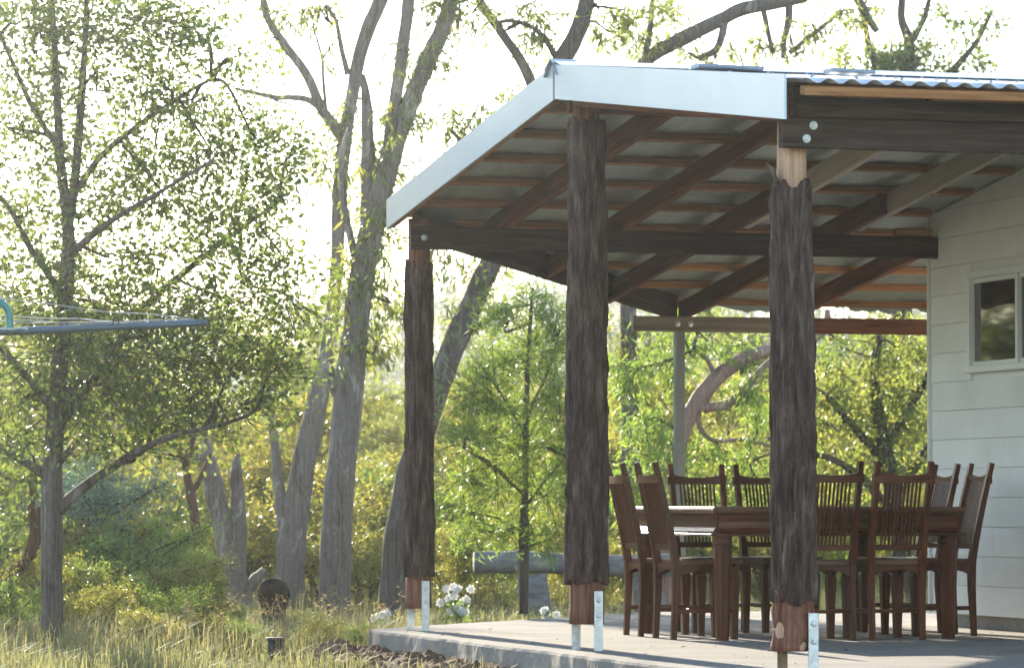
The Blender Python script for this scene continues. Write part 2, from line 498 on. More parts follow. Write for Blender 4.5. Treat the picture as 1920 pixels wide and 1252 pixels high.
# posts -----------------------------------------------------------------
def bark_sleeve(z0, z1, r0, r1, seed, lean=(0, 0)):
    na, nz = 110, 300
    ang = np.arange(na) / na * 2 * math.pi
    t = np.linspace(0, 1, nz)
    A, T = np.meshgrid(ang, t)
    ragb = .018 * fbm(np.stack([np.cos(A) * 3, np.sin(A) * 3, A * 0], -1), 3, seed + 3)
    Z = (z0 + ragb) + (z1 - z0 + .6 * ragb) * T
    rad = r1 + (r0 - r1) * (1 - T) ** 1.3
    tw = A + .25 * np.sin(Z * 1.3 + seed)
    p = np.stack([np.cos(tw) * 4.6, np.sin(tw) * 4.6, Z * 1.7], -1) + seed * 11.3
    warp = .5 * fbm(p * .8, 2, seed + 20)
    ridge = 1 - np.abs(fbm(p + warp[..., None], 3, seed)) * 2.6
    p2 = np.stack([np.cos(tw) * 9, np.sin(tw) * 9, Z * 4.5], -1)
    fine = fbm(p2, 3, seed + 5)
    rad = rad * (1 + .09 * fbm(np.stack([np.cos(A) * .8, np.sin(A) * .8, Z * .9], -1), 2, seed + 9)) - .026 * np.clip(ridge, 0, 1) ** .8 + .014 + .009 * fine - .004
    X = np.cos(A) * rad + lean[0] * (Z - z0); Y = np.sin(A) * rad + lean[1] * (Z - z0)
    V = np.stack([X, Y, Z], -1)
    inner0 = V[0].copy(); inner0[:, :2] *= .72; inner1 = V[-1].copy(); inner1[:, :2] = inner1[:, :2] * .72
    VV = np.concatenate([inner0[None], V, inner1[None]]).reshape(-1, 3)
    n = nz + 2
    idx = np.arange(n * na).reshape(n, na)
    F4 = np.stack([idx[:-1], np.roll(idx, -1, 1)[:-1], np.roll(idx, -1, 1)[1:], idx[1:]], -1).reshape(-1, 4)
    return VV, F4
def log_post(x, w, bz0, bz1, r0, r1, cz0, cz1, rc0, rc1, seed, topmat, strap_r, strap2):
    n = 40
    zz = np.linspace(cz0, cz1, n)
    P = np.column_stack([np.zeros(n), np.zeros(n), zz])
    rr = rc0 + (rc1 - rc0) * (zz - cz0) / (cz1 - cz0)
    rr = np.where((zz > bz0 + .04) & (zz < bz1 - .06), rr * .68, rr)
    mb = MB(); mb.add(*tube_arrays(P, rr, 28, .05, seed))
    post = mb.build('post', topmat, ver, True)
    post.location = (x, w, 0)
    mb = MB(); mb.add(*bark_sleeve(bz0, bz1, r0, r1, seed))
    mb.build('bark', M_bark, post, True)
    if topmat is not M_bare:            # the foot below the bark is a redder, stained timber
        zz = np.linspace(cz0 - .004, bz0 + .05, 12)
        mb = MB(); mb.add(*tube_arrays(np.column_stack([zz * 0, zz * 0, zz]), rc0 + .004, 28, .09, seed + 3))
        mb.build('post_foot', M_bare, post, True)
    # galvanised strap in front, a second behind
    sx, sy, z1 = strap_r
    mb = MB(); V, Fq = bar_arrays(z1 + .06, .05, .008, .001); mb.add(V, Fq)
    s = mb.build('strap', M_galv, post)
    s.matrix_basis = frame_matrix((sx, sy, -.06), (sx, sy, z1), (0, -1, 0))
    for dz in (.05, .135):
        mb = MB(); mb.add(*lathe_arrays([(.013, 0), (.013, .006), (.010, .011), (.004, .012)], 6))
        bo = mb.build('bolt', M_galv, post)
        bo.matrix_basis = Matrix.Translation((sx, sy - .003, z1 - dz)) @ Matrix.Rotation(R(90), 4, 'X')
    sx2, sy2, z2, mt = strap2
    mb = MB(); V, Fq = bar_arrays(z2 + .06, .05, .008, .001); mb.add(V, Fq)
    s = mb.build('strap', mt, post)
    s.matrix_basis = frame_matrix((sx2, sy2, -.06), (sx2, sy2, z2), (0, -1, 0))
    return post
pL = log_post(0, 3.6, .348, 2.345, .093, .078, .14, 2.62, .083, .070, 3, M_bare, (.02, -.092, .315), (-.035, .06, .2, M_galv))
pM = log_post(0, 0.0, .368, 2.905, .116, .094, .144, 3.02, .097, .074, 5, M_bare, (.035, -.105, .325), (-.04, .07, .2, M_galv))
pR = log_post(0, -3.27, .345, 2.32, .108, .094, .115, 2.62, .094, .068, 8, M_pink, (.065, -.104, .29), (-.03, .06, .2, M_rust))
# torn bark flap on the near post
mb = MB()
V, Fq = sweep_arrays([(0, 0, 0), (0, .004, .05), (0, .018, .09), (0, .045, .12)], [.03, .026, .018, .006], [.008, .007, .006, .004])
mb.add(V, Fq)
fl = mb.build('bark_flap', M_bark, pR); fl.matrix_basis = Matrix.Translation((-.088, -.03, 2.29)) @ Matrix.Rotation(R(75), 4, 'Z')
# back steel post
zz = [0.0, 2.06]
mb = MB(); mb.add(*bar_arrays(2.08, .07, .07, .006))
sp = mb.build('steel_post', M_steelpost, ver); sp.matrix_basis = frame_matrix((2.80, 6.72, -.02), (2.80, 6.72, 2.06), (0, 1, 0))

# beams -----------------------------------------------------------------
def vb(name, p0, p1, w, h, mat, seed=0, jit=.004, seg=14):
    return bar(name, p0, p1, w, h, mat, ver, .006, seg, jit, seed)
eb = vb('beam', (-.09, 3.49, 2.49), (3.58, 3.49, 2.49), .06, .145, M_old, 1)
mb = MB(); mb.add(*lathe_arrays([(.020, 0), (.020, .003), (.012, .004), (.012, .012), (.005, .014)], 12))
bolt_me = mb.mesh('bolt', M_galv, False)
def bolt(x, w, z):
    o = bpy.data.objects.new('bolt', bolt_me); col.objects.link(o); o.parent = ver
    o.matrix_basis = Matrix.Translation((x, w, z)) @ Matrix.Rotation(R(90), 4, 'X')
bolt(-.005, 3.522 - .066, 2.49)
vb('beam', (-.10, -3.40, 2.545), (3.5, -3.40, 2.545), .07, .142, M_old, 2)
bolt(.05, -3.437, 2.578); bolt(.015, -3.437, 2.515)
vb('beam', (-.04, -3.44, 2.688), (3.5, -3.44, 2.688), .07, .142, M_old, 3)
vb('beam', (.02, 3.74, 2.595), (2.78, 6.80, 2.245), .07, .17, M_old, 4)          # diagonal edge beam
vb('beam', (2.42, 6.66, 2.115), (4.35, 6.66, 2.115), .05, .115, M_treated, 5)
vb('beam', (3.62, 6.60, 2.112), (5.9, 6.60, 2.112), .05, .115, M_raft, 6)
for bx_ in (2.76, 2.86): bolt(bx_, 6.634, 2.115)
vb('ridge_beam', (-.10, .02, 3.02), (3.5, .02, 3.02), .05, .12, M_raft, 7)
# rafters
RAF = [-.06, .55, 1.33, 2.11, 2.89, 3.67]
def rafter(x, w0, w1, mat, seed, depth=.135, drop=0.0, wid=.05):
    zc = lambda w: zroof(w) - .082 - depth / 2 - drop
    vb('rafter', (x, w0, zc(w0)), (x, w1, zc(w1)), wid, depth, mat, seed, .003)
for i, x in enumerate(RAF):
    end = min(6.78, far_w(x) - .25)
    if i == 0:
        rafter(x, -.02, -3.35, M_raft, 21)
    elif x in (2.11, 2.89):
        rafter(x, .02, 3.30, M_cream, 22 + i, .14, .0, .045)
        rafter(x - .052, 2.75, end, M_raft, 30 + i); rafter(x, -.02, -3.35, M_cream, 40 + i)
    elif x > 3.5:
        rafter(x, 3.7, 6.78, M_raft, 38)
    else:
        rafter(x, .02, end, M_raft, 22 + i); rafter(x, -.02, -3.35, M_raft, 45 + i)
# battens
k = 0
for w in np.concatenate([np.arange(.75, 6.95, .68), -np.arange(.45, 3.9, .66)]):
    w = float(w); k += 1
    x0 = -.12 if w < 3.62 else -.15 + (w - 3.68) * .81 + .08
    x1 = 3.46 if w < 3.62 else 5.9
    if w < 0: x1 = 3.46
    sl = -.125 if w > 0 else .118
    z = zroof(w) - .060
    o = bar('batten', (x0, w, z), (x1, w, z), .07, .042, M_batten, ver, .003, 10, .003, k)
    o.matrix_basis = o.matrix_basis @ Matrix.Rotation(math.atan(sl), 4, 'X')
vb('batten', (-.05, -3.62, zroof(-3.62) - .06), (.55, -3.62, zroof(-3.62) - .06), .05, .05, M_batten, 60)
vb('batten', (.56, -3.64, zroof(-3.64) - .065), (3.46, -3.64, zroof(-3.64) - .065), .05, .055, M_batten, 61)
vb('packing_block', (3.2, 3.47, 2.585), (3.46, 3.47, 2.585), .06, .04, M_batten, 62)

# roof sheets -----------------------------------------------------------
PIT = .113
def sheet(x0, x1, near):
    nx = int(round((x1 - x0) / PIT * 8))
    xs_ = np.linspace(x0, x1, nx + 1)
    tt = np.linspace(0, 1, 16)
    V = np.zeros((len(tt), nx + 1, 3))
    for j, x in enumerate(xs_):
        wmax = NEAR if near else far_w(x)
        ws = tt * wmax
        for i, w in enumerate(ws):
            V[i, j] = (x, w, zroof(w) - .012 + .012 * math.cos(2 * math.pi * x / PIT))
    idx = np.arange(V.shape[0] * V.shape[1]).reshape(V.shape[:2])
    f = np.stack([idx[:-1, :-1], idx[:-1, 1:], idx[1:, 1:], idx[1:, :-1]], -1).reshape(-1, 4)
    mb = MB(); mb.add(V, f)
    o = mb.build('roof_sheet', M_roof, ver, True)
    md = o.modifiers.new('thick', 'SOLIDIFY'); md.thickness = .0012
SW = PIT * 7
x = LEFT + .02
while x < RIGHT - .1:
    x1 = min(RIGHT, x + SW)
    sheet(x, x1, False); sheet(x, x1, True)
    x = x1
# roofing screws on the crests of the near slope
mb = MB(); mb.add(*lathe_arrays([(.009, 0), (.009, .004), (.006, .010), (.002, .011)], 6))
sc_me = mb.mesh('screw', M_flash)
for w in (-.45, -1.77, -3.55):
    for j in range(0, 26, 2):
        o = bpy.data.objects.new('screw', sc_me); col.objects.link(o); o.parent = ver
        o.location = (round((.02 + j * PIT) / PIT) * PIT, w, zroof(w) + .001)
# foil sarking under the sheets (far slope), crinkled and drooping at the eave
nx, nw = 160, 150
V = np.zeros((nw, nx, 3))
for j, x in enumerate(np.linspace(-.1, 5.9, nx)):
    wm = far_w(x) - .03
    for i, t in enumerate(np.linspace(0, 1, nw)):
        w = t * wm
        V[i, j] = (x, w, zroof(w) - .030)
cr = fbm(np.stack([V[..., 0] * 3, V[..., 1] * 1.5, V[..., 0] * 0], -1), 4, 3)
edge = np.linspace(0, 1, nw)[:, None] ** 60
V[..., 2] += -.006 - .006 * cr - edge * (.035 + .03 * fbm(np.stack([V[..., 0] * 9, V[..., 1] * 0, V[..., 0] * 0], -1), 3, 8))
idx = np.arange(nw * nx).reshape(nw, nx)
mb = MB(); mb.add(V, np.stack([idx[:-1, :-1], idx[1:, :-1], idx[1:, 1:], idx[:-1, 1:]], -1).reshape(-1, 4))
mb.build('foil_sarking', M_foil, ver, True)
# fascia flashings, ridge cap, loose cap pieces
def plate(name, pts, thick, mat):          # quad plate in the y/z plane at x
    p = np.array(pts, float)
    q = p.copy(); q[:, 0] += thick
    mb = MB(); n_ = len(p)
    mb.add(np.vstack([p, q]), [np.array([list(range(n_))]), np.array([list(range(2 * n_ - 1, n_ - 1, -1))]),
                              np.array([(i, i + n_, (i + 1) % n_ + n_, (i + 1) % n_) for i in range(n_)])])
    return mb.build(name, mat, ver)
zt = lambda w: zroof(w) + .012
plate('fascia', [(-.185, .03, zt(0) - .195), (-.185, .03, zt(0)), (-.185, 3.72, zt(3.72) - .01), (-.185, 3.72, zt(3.72) - .195)], .012, M_fascia)
plate('fascia', [(-.20, -3.72, zt(-3.72) - .208), (-.20, -3.72, zt(-3.72)), (-.20, -.06, zt(-.06)), (-.20, -.06, zt(-.06) - .19)], .012, M_fascia)
plate('barge_board', [(-.172, .06, zt(0) - .20), (-.172, .06, zt(0) - .02), (-.172, 3.69, zt(3.69) - .02), (-.172, 3.69, zt(3.69) - .198)], .03, M_batten)
plate('barge_board', [(-.186, -3.6, zt(-3.6) - .15), (-.186, -3.6, zt(-3.6) - .03), (-.186, -.0, zt(0) - .03), (-.186, -.0, zt(0) - .19)], .03, M_batten)
mb = MB()
for (x0, x1, dz) in ((-.20, 3.6, 0.0),):
    pr = [(-.17, -.020), (-.06, .008), (0, .022), (.06, .008), (.17, -.020)]
    V = [(xx, w, 3.21 + .012 + z) for xx in (x0, x1) for w, z in pr]
    mb.add(V, np.array([(i, i + 1, i + 6, i + 5) for i in range(4)]))
rc = mb.build('ridge_cap', M_fascia, ver)
rc.modifiers.new('thick', 'SOLIDIFY').thickness = .002
mb = MB()
V = [(x_, w, 3.222 + z) for x_ in (-.21, -.06) for w, z in ((-.11, -.07), (-.05, .005), (0, .028), (.05, .008), (.13, -.06))]
mb.add(V, np.array([(i, i + 1, i + 6, i + 5) for i in range(4)]))
ce = mb.build('ridge_end_cap', M_flash, ver); ce.modifiers.new('thick', 'SOLIDIFY').thickness = .003
for (xa, xb, w) in ((.55, .95, -.22), (1.15, 1.42, -.7)):
    mb = MB(); V, f = bar_arrays(xb - xa, .10, .022, .010, 6, .006, 3); mb.add(V, f)
    o = mb.build('loose_flashing', M_flash, ver)
    o.location = ((xa + xb) / 2, w, zroof(w) + .024); o.rotation_euler = (0, 0, R(8))

# ------------------------------------------------------------------ house
house = empty('house', loc(3.5, 3.6), ANG)
tag(house, 'pale weatherboard house wall with white framed window beside the verandah', 'house')
HX, W0, W1 = 3.5, -4.2, 3.6
def hl(x, w, z): return (x - HX, w - W1, z)
def clip(poly, a, b_, c):               # keep a*w+b*z<=c
    o_ = []
    for p, q in zip(poly, poly[1:] + poly[:1]):
        dp, dq = a * p[0] + b_ * p[1] - c, a * q[0] + b_ * q[1] - c
        if dp <= 0: o_.append(p)
        if dp * dq < 0:
            t = dp / (dp - dq); o_.append((p[0] + (q[0] - p[0]) * t, p[1] + (q[1] - p[1]) * t))
    return o_
def prism(name, poly, x0, x1, mat, x0b=None):
    if len(poly) < 3: return None
    n_ = len(poly)
    zmin = min(p[1] for p in poly)
    A = [hl((x0b if (x0b is not None and p[1] < zmin + .004) else x0), p[0], p[1]) for p in poly]
    B = [hl(x1, p[0], p[1]) for p in poly]
    mb = MB(); mb.add(A + B, [np.array([list(range(n_))]), np.array([list(range(2 * n_ - 1, n_ - 1, -1))]),
                              np.array([(i, i + n_, (i + 1) % n_ + n_, (i + 1) % n_) for i in range(n_)])])
    return mb.build(name, mat, house)
def under(poly, d=.045):
    poly = clip(poly, .125, 1, 3.21 - d); return clip(poly, -.118, 1, 3.21 - d)
WW0, WW1, WZ0, WZ1 = 1.36, 2.89, 1.67, 2.27     # window opening
# wall core: four pieces round the window opening
for rect in ([(W0, .10), (WW0, .10), (WW0, 3.3), (W0, 3.3)], [(WW1, .10), (W1 - .01, .10), (W1 - .01, 3.3), (WW1, 3.3)],
             [(WW0, .10), (WW1, .10), (WW1, WZ0), (WW0, WZ0)], [(WW0, WZ1), (WW1, WZ1), (WW1, 3.3), (WW0, 3.3)]):
    prism('wall', under(rect), HX + .02, HX + .12, M_board)
prism('wall', under([(W1 - .12, .10), (W1 - .012, .10), (W1 - .012, 3.3), (W1 - .12, 3.3)]), HX + .125, 6.0, M_board)   # back wall
prism('footing', [(W0, -.02), (W1 - .05, -.02), (W1 - .05, .10), (W0, .10)], HX + .05, 5.9, M_conc)
hz, course = .09, .189
kk = 0
while hz < 3.2:
    z1 = hz + course - .004
    offs = (kk * .83) % 2.4
    cuts = [W0] + [c_ for c_ in np.arange(W0 + .3 + offs, W1 - .1, 2.4)] + [W1 - .012]
    for a_, b_ in zip(cuts[:-1], cuts[1:]):
        segs = [(a_ + .0015, b_ - .0015)]
        if hz < WZ1 and z1 > WZ0:        # stop at the window
            s2 = []
            for (p, q) in segs:
                if q > WW0 - .03 and p < WW1 + .03:
                    if p < WW0 - .03: s2.append((p, WW0 - .03))
                    if q > WW1 + .03: s2.append((WW1 + .03, q))
                else: s2.append((p, q))
            segs = s2
        for p, q in segs:
            prism('weatherboard', under([(p, hz), (q, hz), (q, z1), (p, z1)], .05), HX + .008, HX + .018, M_board, HX + .003)
    hz += course; kk += 1
bar('corner_trim', hl(HX, W1 + .004, .09), hl(HX, W1 + .004, 2.70), .03, .028, M_trim, house, .003)
# window
win = empty('window', (0, 0, 0)); win.parent = house
bpy.data.objects.remove(win)
mb = MB(); V, f = bar_arrays(WW1 - WW0 + .06, .05, .045, .004); mb.add(V, f)
win = mb.build('window', M_alu, house); win.matrix_basis = frame_matrix(hl(HX - .005, WW0 - .03, WZ1 + .005), hl(HX - .005, WW1 + .03, WZ1 + .005))
inv = win.matrix_basis.inverted()
def wbar(name, a_, b_, w_, h_, mat):
    o = bar(name, a_, b_, w_, h_, mat, win, .003, up=(1, 0, 0) if abs(b_[2] - a_[2]) > .2 else (0, 0, 1))
    o.matrix_basis = inv @ o.matrix_basis
    return o
wbar('sill', hl(HX - .015, WW0 - .04, WZ0 - .005), hl(HX - .015, WW1 + .04, WZ0 - .005), .07, .04, M_alu)
for wv in (WW0 - .008, WW1 + .008): wbar('frame', hl(HX - .004, wv, WZ0 + .016), hl(HX - .004, wv, WZ1 - .018), .045, .045, M_alu)
mid = 2.14
wbar('frame', hl(HX + .006, mid, WZ0 + .016), hl(HX + .006, mid, WZ1 - .018), .035, .04, M_alu)
for (p, q) in ((WW0 + .015, mid - .02), (mid + .02, WW1 - .015)):
    wbar('sash', hl(HX + .016, p, WZ0 + .032), hl(HX + .016, q, WZ0 + .032), .02, .03, M_alu)
    wbar('sash', hl(HX + .016, p, WZ1 - .034), hl(HX + .016, q, WZ1 - .034), .02, .03, M_alu)
    mb = MB(); mb.add(*bar_arrays(q - p, .005, WZ1 - WZ0 - .09, .001))
    o = mb.build('pane', M_glass, win)
    o.matrix_basis = inv @ frame_matrix(hl(HX + .02, p, (WZ0 + WZ1) / 2), hl(HX + .02, q, (WZ0 + WZ1) / 2))
# black sheet standing in for the room's shade behind the panes
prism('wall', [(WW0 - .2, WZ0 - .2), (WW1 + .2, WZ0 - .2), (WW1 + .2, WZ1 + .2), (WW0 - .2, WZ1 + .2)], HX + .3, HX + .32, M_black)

# ------------------------------------------------------------------ table
TC = (1.94, 1.97)
table = empty('dining_table', loc(*TC), ANG)
tag(table, 'large square red brown wooden dining table in the middle of the chairs', 'table')
def rings_square(levels):               # stacked square rings -> closed solid
    V, Fq = [], []
    for h, z in levels: V += [(-h, -h, z), (h, -h, z), (h, h, z), (-h, h, z)]
    n_ = len(levels)
    Fq = [(i * 4 + k, i * 4 + (k + 1) % 4, i * 4 + 4 + (k + 1) % 4, i * 4 + 4 + k) for i in range(n_ - 1) for k in range(4)]
    Fq += [(3, 2, 1, 0), tuple((n_ - 1) * 4 + k for k in range(4))]
    return V, np.array(Fq)
mb = MB(); mb.add(*rings_square([(.765, .742), (.785, .748), (.795, .757), (.800, .768), (.797, .779), (.788, .786)]))
mb.build('table_top', M_tabletop, table)
for (dx, dy, rz) in ((0, -1, 0), (1, 0, 90), (0, 1, 180), (-1, 0, 270)):
    mb = MB()
    V, f = sweep_arrays([(0, -.762, .741), (0, -.755, .70), (0, -.757, .66), (0, -.775, .634)], .752, .012)
    mb.add(V, f)
    ap = mb.build('apron', M_chair, table); ap.rotation_euler = (0, 0, R(rz))
    mb = MB(); V, f = bar_arrays(1.60, .04, .018, .005); V = V + np.array([0, -.778, .622]); mb.add(V, f)
    mo = mb.build('moulding', M_chair, ap)
def leg_mesh(levels, sides=8, sq=.82):
    V = []
    for r, z in levels:
        for k in range(8):
            a = (k + .5) / 8 * 2 * math.pi
            c_, s_ = math.cos(a), math.sin(a)
            m_ = max(abs(c_), abs(s_)); e = sq
            V.append((r * (c_ / m_ * e + c_ * (1 - e)), r * (s_ / m_ * e + s_ * (1 - e)), z))
    n_ = len(levels)
    f = [(i * 8 + k, i * 8 + (k + 1) % 8, i * 8 + 8 + (k + 1) % 8, i * 8 + 8 + k) for i in range(n_ - 1) for k in range(8)]
    return V, [np.array(f), np.array([list(range(7, -1, -1)), [(n_ - 1) * 8 + k for k in range(8)]])]
for sx in (-1, 1):
    for sy in (-1, 1):
        mb = MB(); mb.add(*leg_mesh([(.036, 0), (.040, .05), (.045, .25), (.052, .44), (.054, .52), (.050, .545)]))
        lg = mb.build('leg', M_chairv, table); lg.location = (sx * .715, sy * .715, 0)
        mb = MB(); mb.add(*leg_mesh([(.050, .545), (.058, .55), (.058, .558), (.052, .562), (.052, .568), (.058, .572), (.058, .582), (.054, .588), (.054, .616)]))
        mb.build('collar', M_chair, lg)

# ------------------------------------------------------------------ chairs
def make_chair():
    root = empty('dining_chair', (0, 0, 0))
    ybk = lambda z: -.015 * max(0, (.30 - z) / .30) if z < .44 else -.135 * ((z - .44) / .62) ** 1.15
    for s in (-1, 1):
        zs = [0, .15, .30, .44, .56, .70, .85, .97, 1.05]
        mb = MB(); mb.add(*sweep_arrays([(s * (.160 + .010 * (z / 1.06)), ybk(z) + .02, z) for z in zs], [.015, .016, .018, .019, .018, .017, .016, .016, .015],
                                        [.016, .018, .021, .023, .021, .018, .017, .016, .014]))
        mb.build('back_leg', M_chairv, root)
        mb = MB(); mb.add(*sweep_arrays([(s * .165, .385, z) for z in (0, .06, .25, .36, .375, .43)], [.018, .019, .024, .028, .024, .026], [.018, .019, .024, .028, .024, .026]))
        mb.build('front_leg', M_chairv, root)
        bar('stretcher', (s * .162, .015, .17), (s * .165, .385, .17), .016, .026, M_chair, root, .002)
        # arched side apron
        mb = MB()
        n_ = 10; t = np.linspace(0, 1, n_)
        lo = .372 + .034 * np.sin(np.pi * t) ** .6
        V = [(s * .172 + dx, .04 + .33 * tt, zz) for dx in (-.009, .009) for tt, l_ in zip(t, lo) for zz in (l_, .445)]
        f = []
        for i in range(n_ - 1):
            a_ = i * 2; b_ = n_ * 2 + i * 2
            f += [(a_, a_ + 1, a_ + 3, a_ + 2), (b_, b_ + 2, b_ + 3, b_ + 1), (a_, a_ + 2, b_ + 2, b_), (a_ + 1, b_ + 1, b_ + 3, a_ + 3)]
        mb.add(V, np.array(f)); mb.build('apron', M_chair, root)
    for yy, hgt in ((.02, .0), (.392, .0)):
        mb = MB(); n_ = 10; t = np.linspace(-1, 1, n_)
        lo = .378 + .034 * np.cos(np.pi / 2 * t) ** .6
        V = [(.145 * tt, yy + dy, zz) for dy in (-.008, .008) for tt, l_ in zip(t, lo) for zz in (l_, .445)]
        f = []
        for i in range(n_ - 1):
            a_ = i * 2; b_ = n_ * 2 + i * 2
            f += [(a_, a_ + 2, a_ + 3, a_ + 1), (b_, b_ + 1, b_ + 3, b_ + 2), (a_, b_, b_ + 2, a_ + 2), (a_ + 1, a_ + 3, b_ + 3, b_ + 1)]
        mb.add(V, np.array(f)); mb.build('apron', M_chair, root)
    bar('stretcher', (-.16, .20, .165), (.16, .20, .165), .02, .022, M_chair, root, .002)
    # seat, slightly dished
    nx_, ny_ = 9, 9
    X, Y = np.meshgrid(np.linspace(-.198, .198, nx_), np.linspace(.035, .43, ny_))
    X = X * (1 - .06 * (1 - (Y - .035) / .395))
    top = .470 - .010 * np.cos(X / .2 * math.pi / 2) * np.sin((Y - .035) / .395 * math.pi)
    Vt = np.stack([X, Y, top], -1).reshape(-1, 3); Vb = np.stack([X * .985, Y, X * 0 + .446], -1).reshape(-1, 3)
    idx = np.arange(nx_ * ny_).reshape(ny_, nx_)
    f = np.stack([idx[:-1, :-1], idx[:-1, 1:], idx[1:, 1:], idx[1:, :-1]], -1).reshape(-1, 4)
    rim = np.concatenate([idx[0], idx[1:, -1], idx[-1, -2::-1], idx[-2:0:-1, 0]])
    n_ = nx_ * ny_
    fr = np.array([(rim[i], rim[i] + n_, rim[(i + 1) % len(rim)] + n_, rim[(i + 1) % len(rim)]) for i in range(len(rim))])
    mb = MB(); mb.add(np.vstack([Vt, Vb]), np.vstack([f, f[:, ::-1] + n_, fr]))
    mb.build('seat', M_tabletop, root)
    # concave top rail, ends lapping outside the posts
    n_ = 15; t = np.linspace(-1, 1, n_)
    hi = .998 - .030 * (1 - np.abs(t) ** 2.2); hi[0] = hi[-1] = .975
    lo = np.full(n_, .925)
    V = [(.196 * tt, ybk(.96) + .018 + dy - .010 * (1 - tt * tt), zz) for dy in (-.012, .012) for tt, h_, l_ in zip(t, hi, lo) for zz in (l_, h_)]
    f = []
    for i in range(n_ - 1):
        a_ = i * 2; b_ = n_ * 2 + i * 2
        f += [(a_, a_ + 2, a_ + 3, a_ + 1), (b_, b_ + 1, b_ + 3, b_ + 2), (a_, b_, b_ + 2, a_ + 2), (a_ + 1, a_ + 3, b_ + 3, b_ + 1)]
    f += [(0, 1, n_ * 2 + 1, n_ * 2), (n_ * 2 - 2, n_ * 4 - 2, n_ * 4 - 1, n_ * 2 - 1)]
    mb = MB(); mb.add(V, np.array(f)); mb.build('top_rail', M_chair, root)
    bar('lower_rail', (-.155, ybk(.545) + .02, .545), (.155, ybk(.545) + .02, .545), .02, .034, M_chair, root, .003)
    for xx in np.linspace(-.112, .112, 10):
        bar('slat', (xx * .94, ybk(.55) + .02, .55), (xx, ybk(.94) + .012, .94), .0125, .009, M_chair, root, .001, up=(0, 1, 0))
    return root
chair0 = make_chair()
spots = [(1.80, 1.03, 0, 'dark wooden slat back chair on the near side of table, left one behind near post'),
         (2.25, 1.05, 0, 'dark wooden slat back chair on the near side of table, right one nearest the wall'),
         (1.67, 2.93, 180, 'wooden slat back chair on the far side of table, left one facing the viewer'),
         (2.11, 2.93, 180, 'wooden slat back chair on the far side of table, half hidden by near post'),
         (.98, 1.61, -90, 'red brown slat back chair at left end of table, nearer of the two'),
         (.98, 2.21, -90, 'red brown slat back chair at left end of table, beside the middle post'),
         (2.97, 1.75, 90, 'slat back chair at right end of table against the house wall, nearer one'),
         (2.97, 2.30, 90, 'slat back chair at right end of table against the house wall, farther one')]
for i, (x, w, rz, lab) in enumerate(spots):
    c = chair0 if i == 0 else copy_tree(chair0)
    p = loc(x, w, .001)
    c.location = tuple(p); c.rotation_euler = (0, 0, ANG + R(rz + (0, 1.5, -1, 2, 1, -2, -1.5, 2)[i]))
    tag(c, lab, 'chair', 'dining chairs round the table')

# ------------------------------------------------------------------ trees
def limb(mb, pts, Y, sides=9, rough=.10, seed=0, per=6):
    """pts: (x px, y px, radius px[, depth offset m])"""
    P = np.array([at(p[0], p[1], Y + (p[3] if len(p) > 3 else 0)) for p in pts])
    r = np.array([p[2] for p in pts], float) * Y / F
    C = catmull(np.column_stack([P, r]), per)
    mb.add(*tube_arrays(C[:, :3], np.maximum(C[:, 3], .0015), sides, rough, seed))
    return C[:, :3]
def leaf_arrays(C, A, N, Ls, Ws, hexa=True):
    """leaf blades: centre line from C along A, width across A x N"""
    W = np.cross(A, N); W /= np.maximum(np.linalg.norm(W, axis=1), 1e-6)[:, None]
    N2 = np.cross(W, A)
    Ls = Ls[:, None]; Ws = Ws[:, None]
    if hexa:
        V = np.stack([C, C + A * Ls * .30 + W * Ws * .5 + N2 * Ls * .03, C + A * Ls * .68 + W * Ws * .38 - N2 * Ls * .01,
                      C + A * Ls - N2 * Ls * .10, C + A * Ls * .68 - W * Ws * .38 - N2 * Ls * .01, C + A * Ls * .30 - W * Ws * .5 + N2 * Ls * .03], 1)
        k = 6
    else:
        V = np.stack([C, C + A * Ls * .42 + W * Ws * .5, C + A * Ls, C + A * Ls * .42 - W * Ws * .5], 1)
        k = 4
    n = len(C)
    return V.reshape(-1, 3), np.arange(n * k).reshape(n, k)
def unit(v): return v / np.maximum(np.linalg.norm(v, axis=-1, keepdims=True), 1e-9)
def twigs_and_leaves(mbl, mbt, tips, bases, nl, ll, lw, droop, spread, g, hexa=True, tr=.004):
    """for every twig base->tip: a thin stem and nl leaves along its outer part"""
    n = len(tips)
    # stems: three-sided, slightly bent
    d = tips - bases
    mid_ = bases + d * .5 + g.normal(0, .06, (n, 3)) * np.linalg.norm(d, axis=1)[:, None]
    for j in range(n):
        V, f = tube_arrays(np.array([bases[j], mid_[j], tips[j]]), [tr, tr * .7, tr * .3], 3, cap=False)
        mbt.add(V, f)
    t = g.uniform(.35, 1.05, (n, nl))
    P = np.where((t < .5)[..., None], bases[:, None] + (mid_ - bases)[:, None] * (t * 2)[..., None], mid_[:, None] + (tips - mid_)[:, None] * ((t - .5) * 2)[..., None])
    P = P + g.normal(0, spread, P.shape)
    P = P.reshape(-1, 3)
    ax = unit(np.repeat(d, nl, 0)) * .5 + g.normal(0, .75, P.shape)
    ax[:, 2] -= droop
    ax = unit(ax)
    nn = g.normal(0, 1, P.shape)
    m_ = len(P)
    V, f = leaf_arrays(P, ax, nn, g.uniform(.5, 1.3, m_) * ll, g.uniform(.6, 1.25, m_) * lw, hexa)
    clumpt = np.repeat(g.normal(.5, .18, n), nl)
    mbl.add(V, f, np.clip(clumpt + g.normal(0, .17, m_), 0, 1))
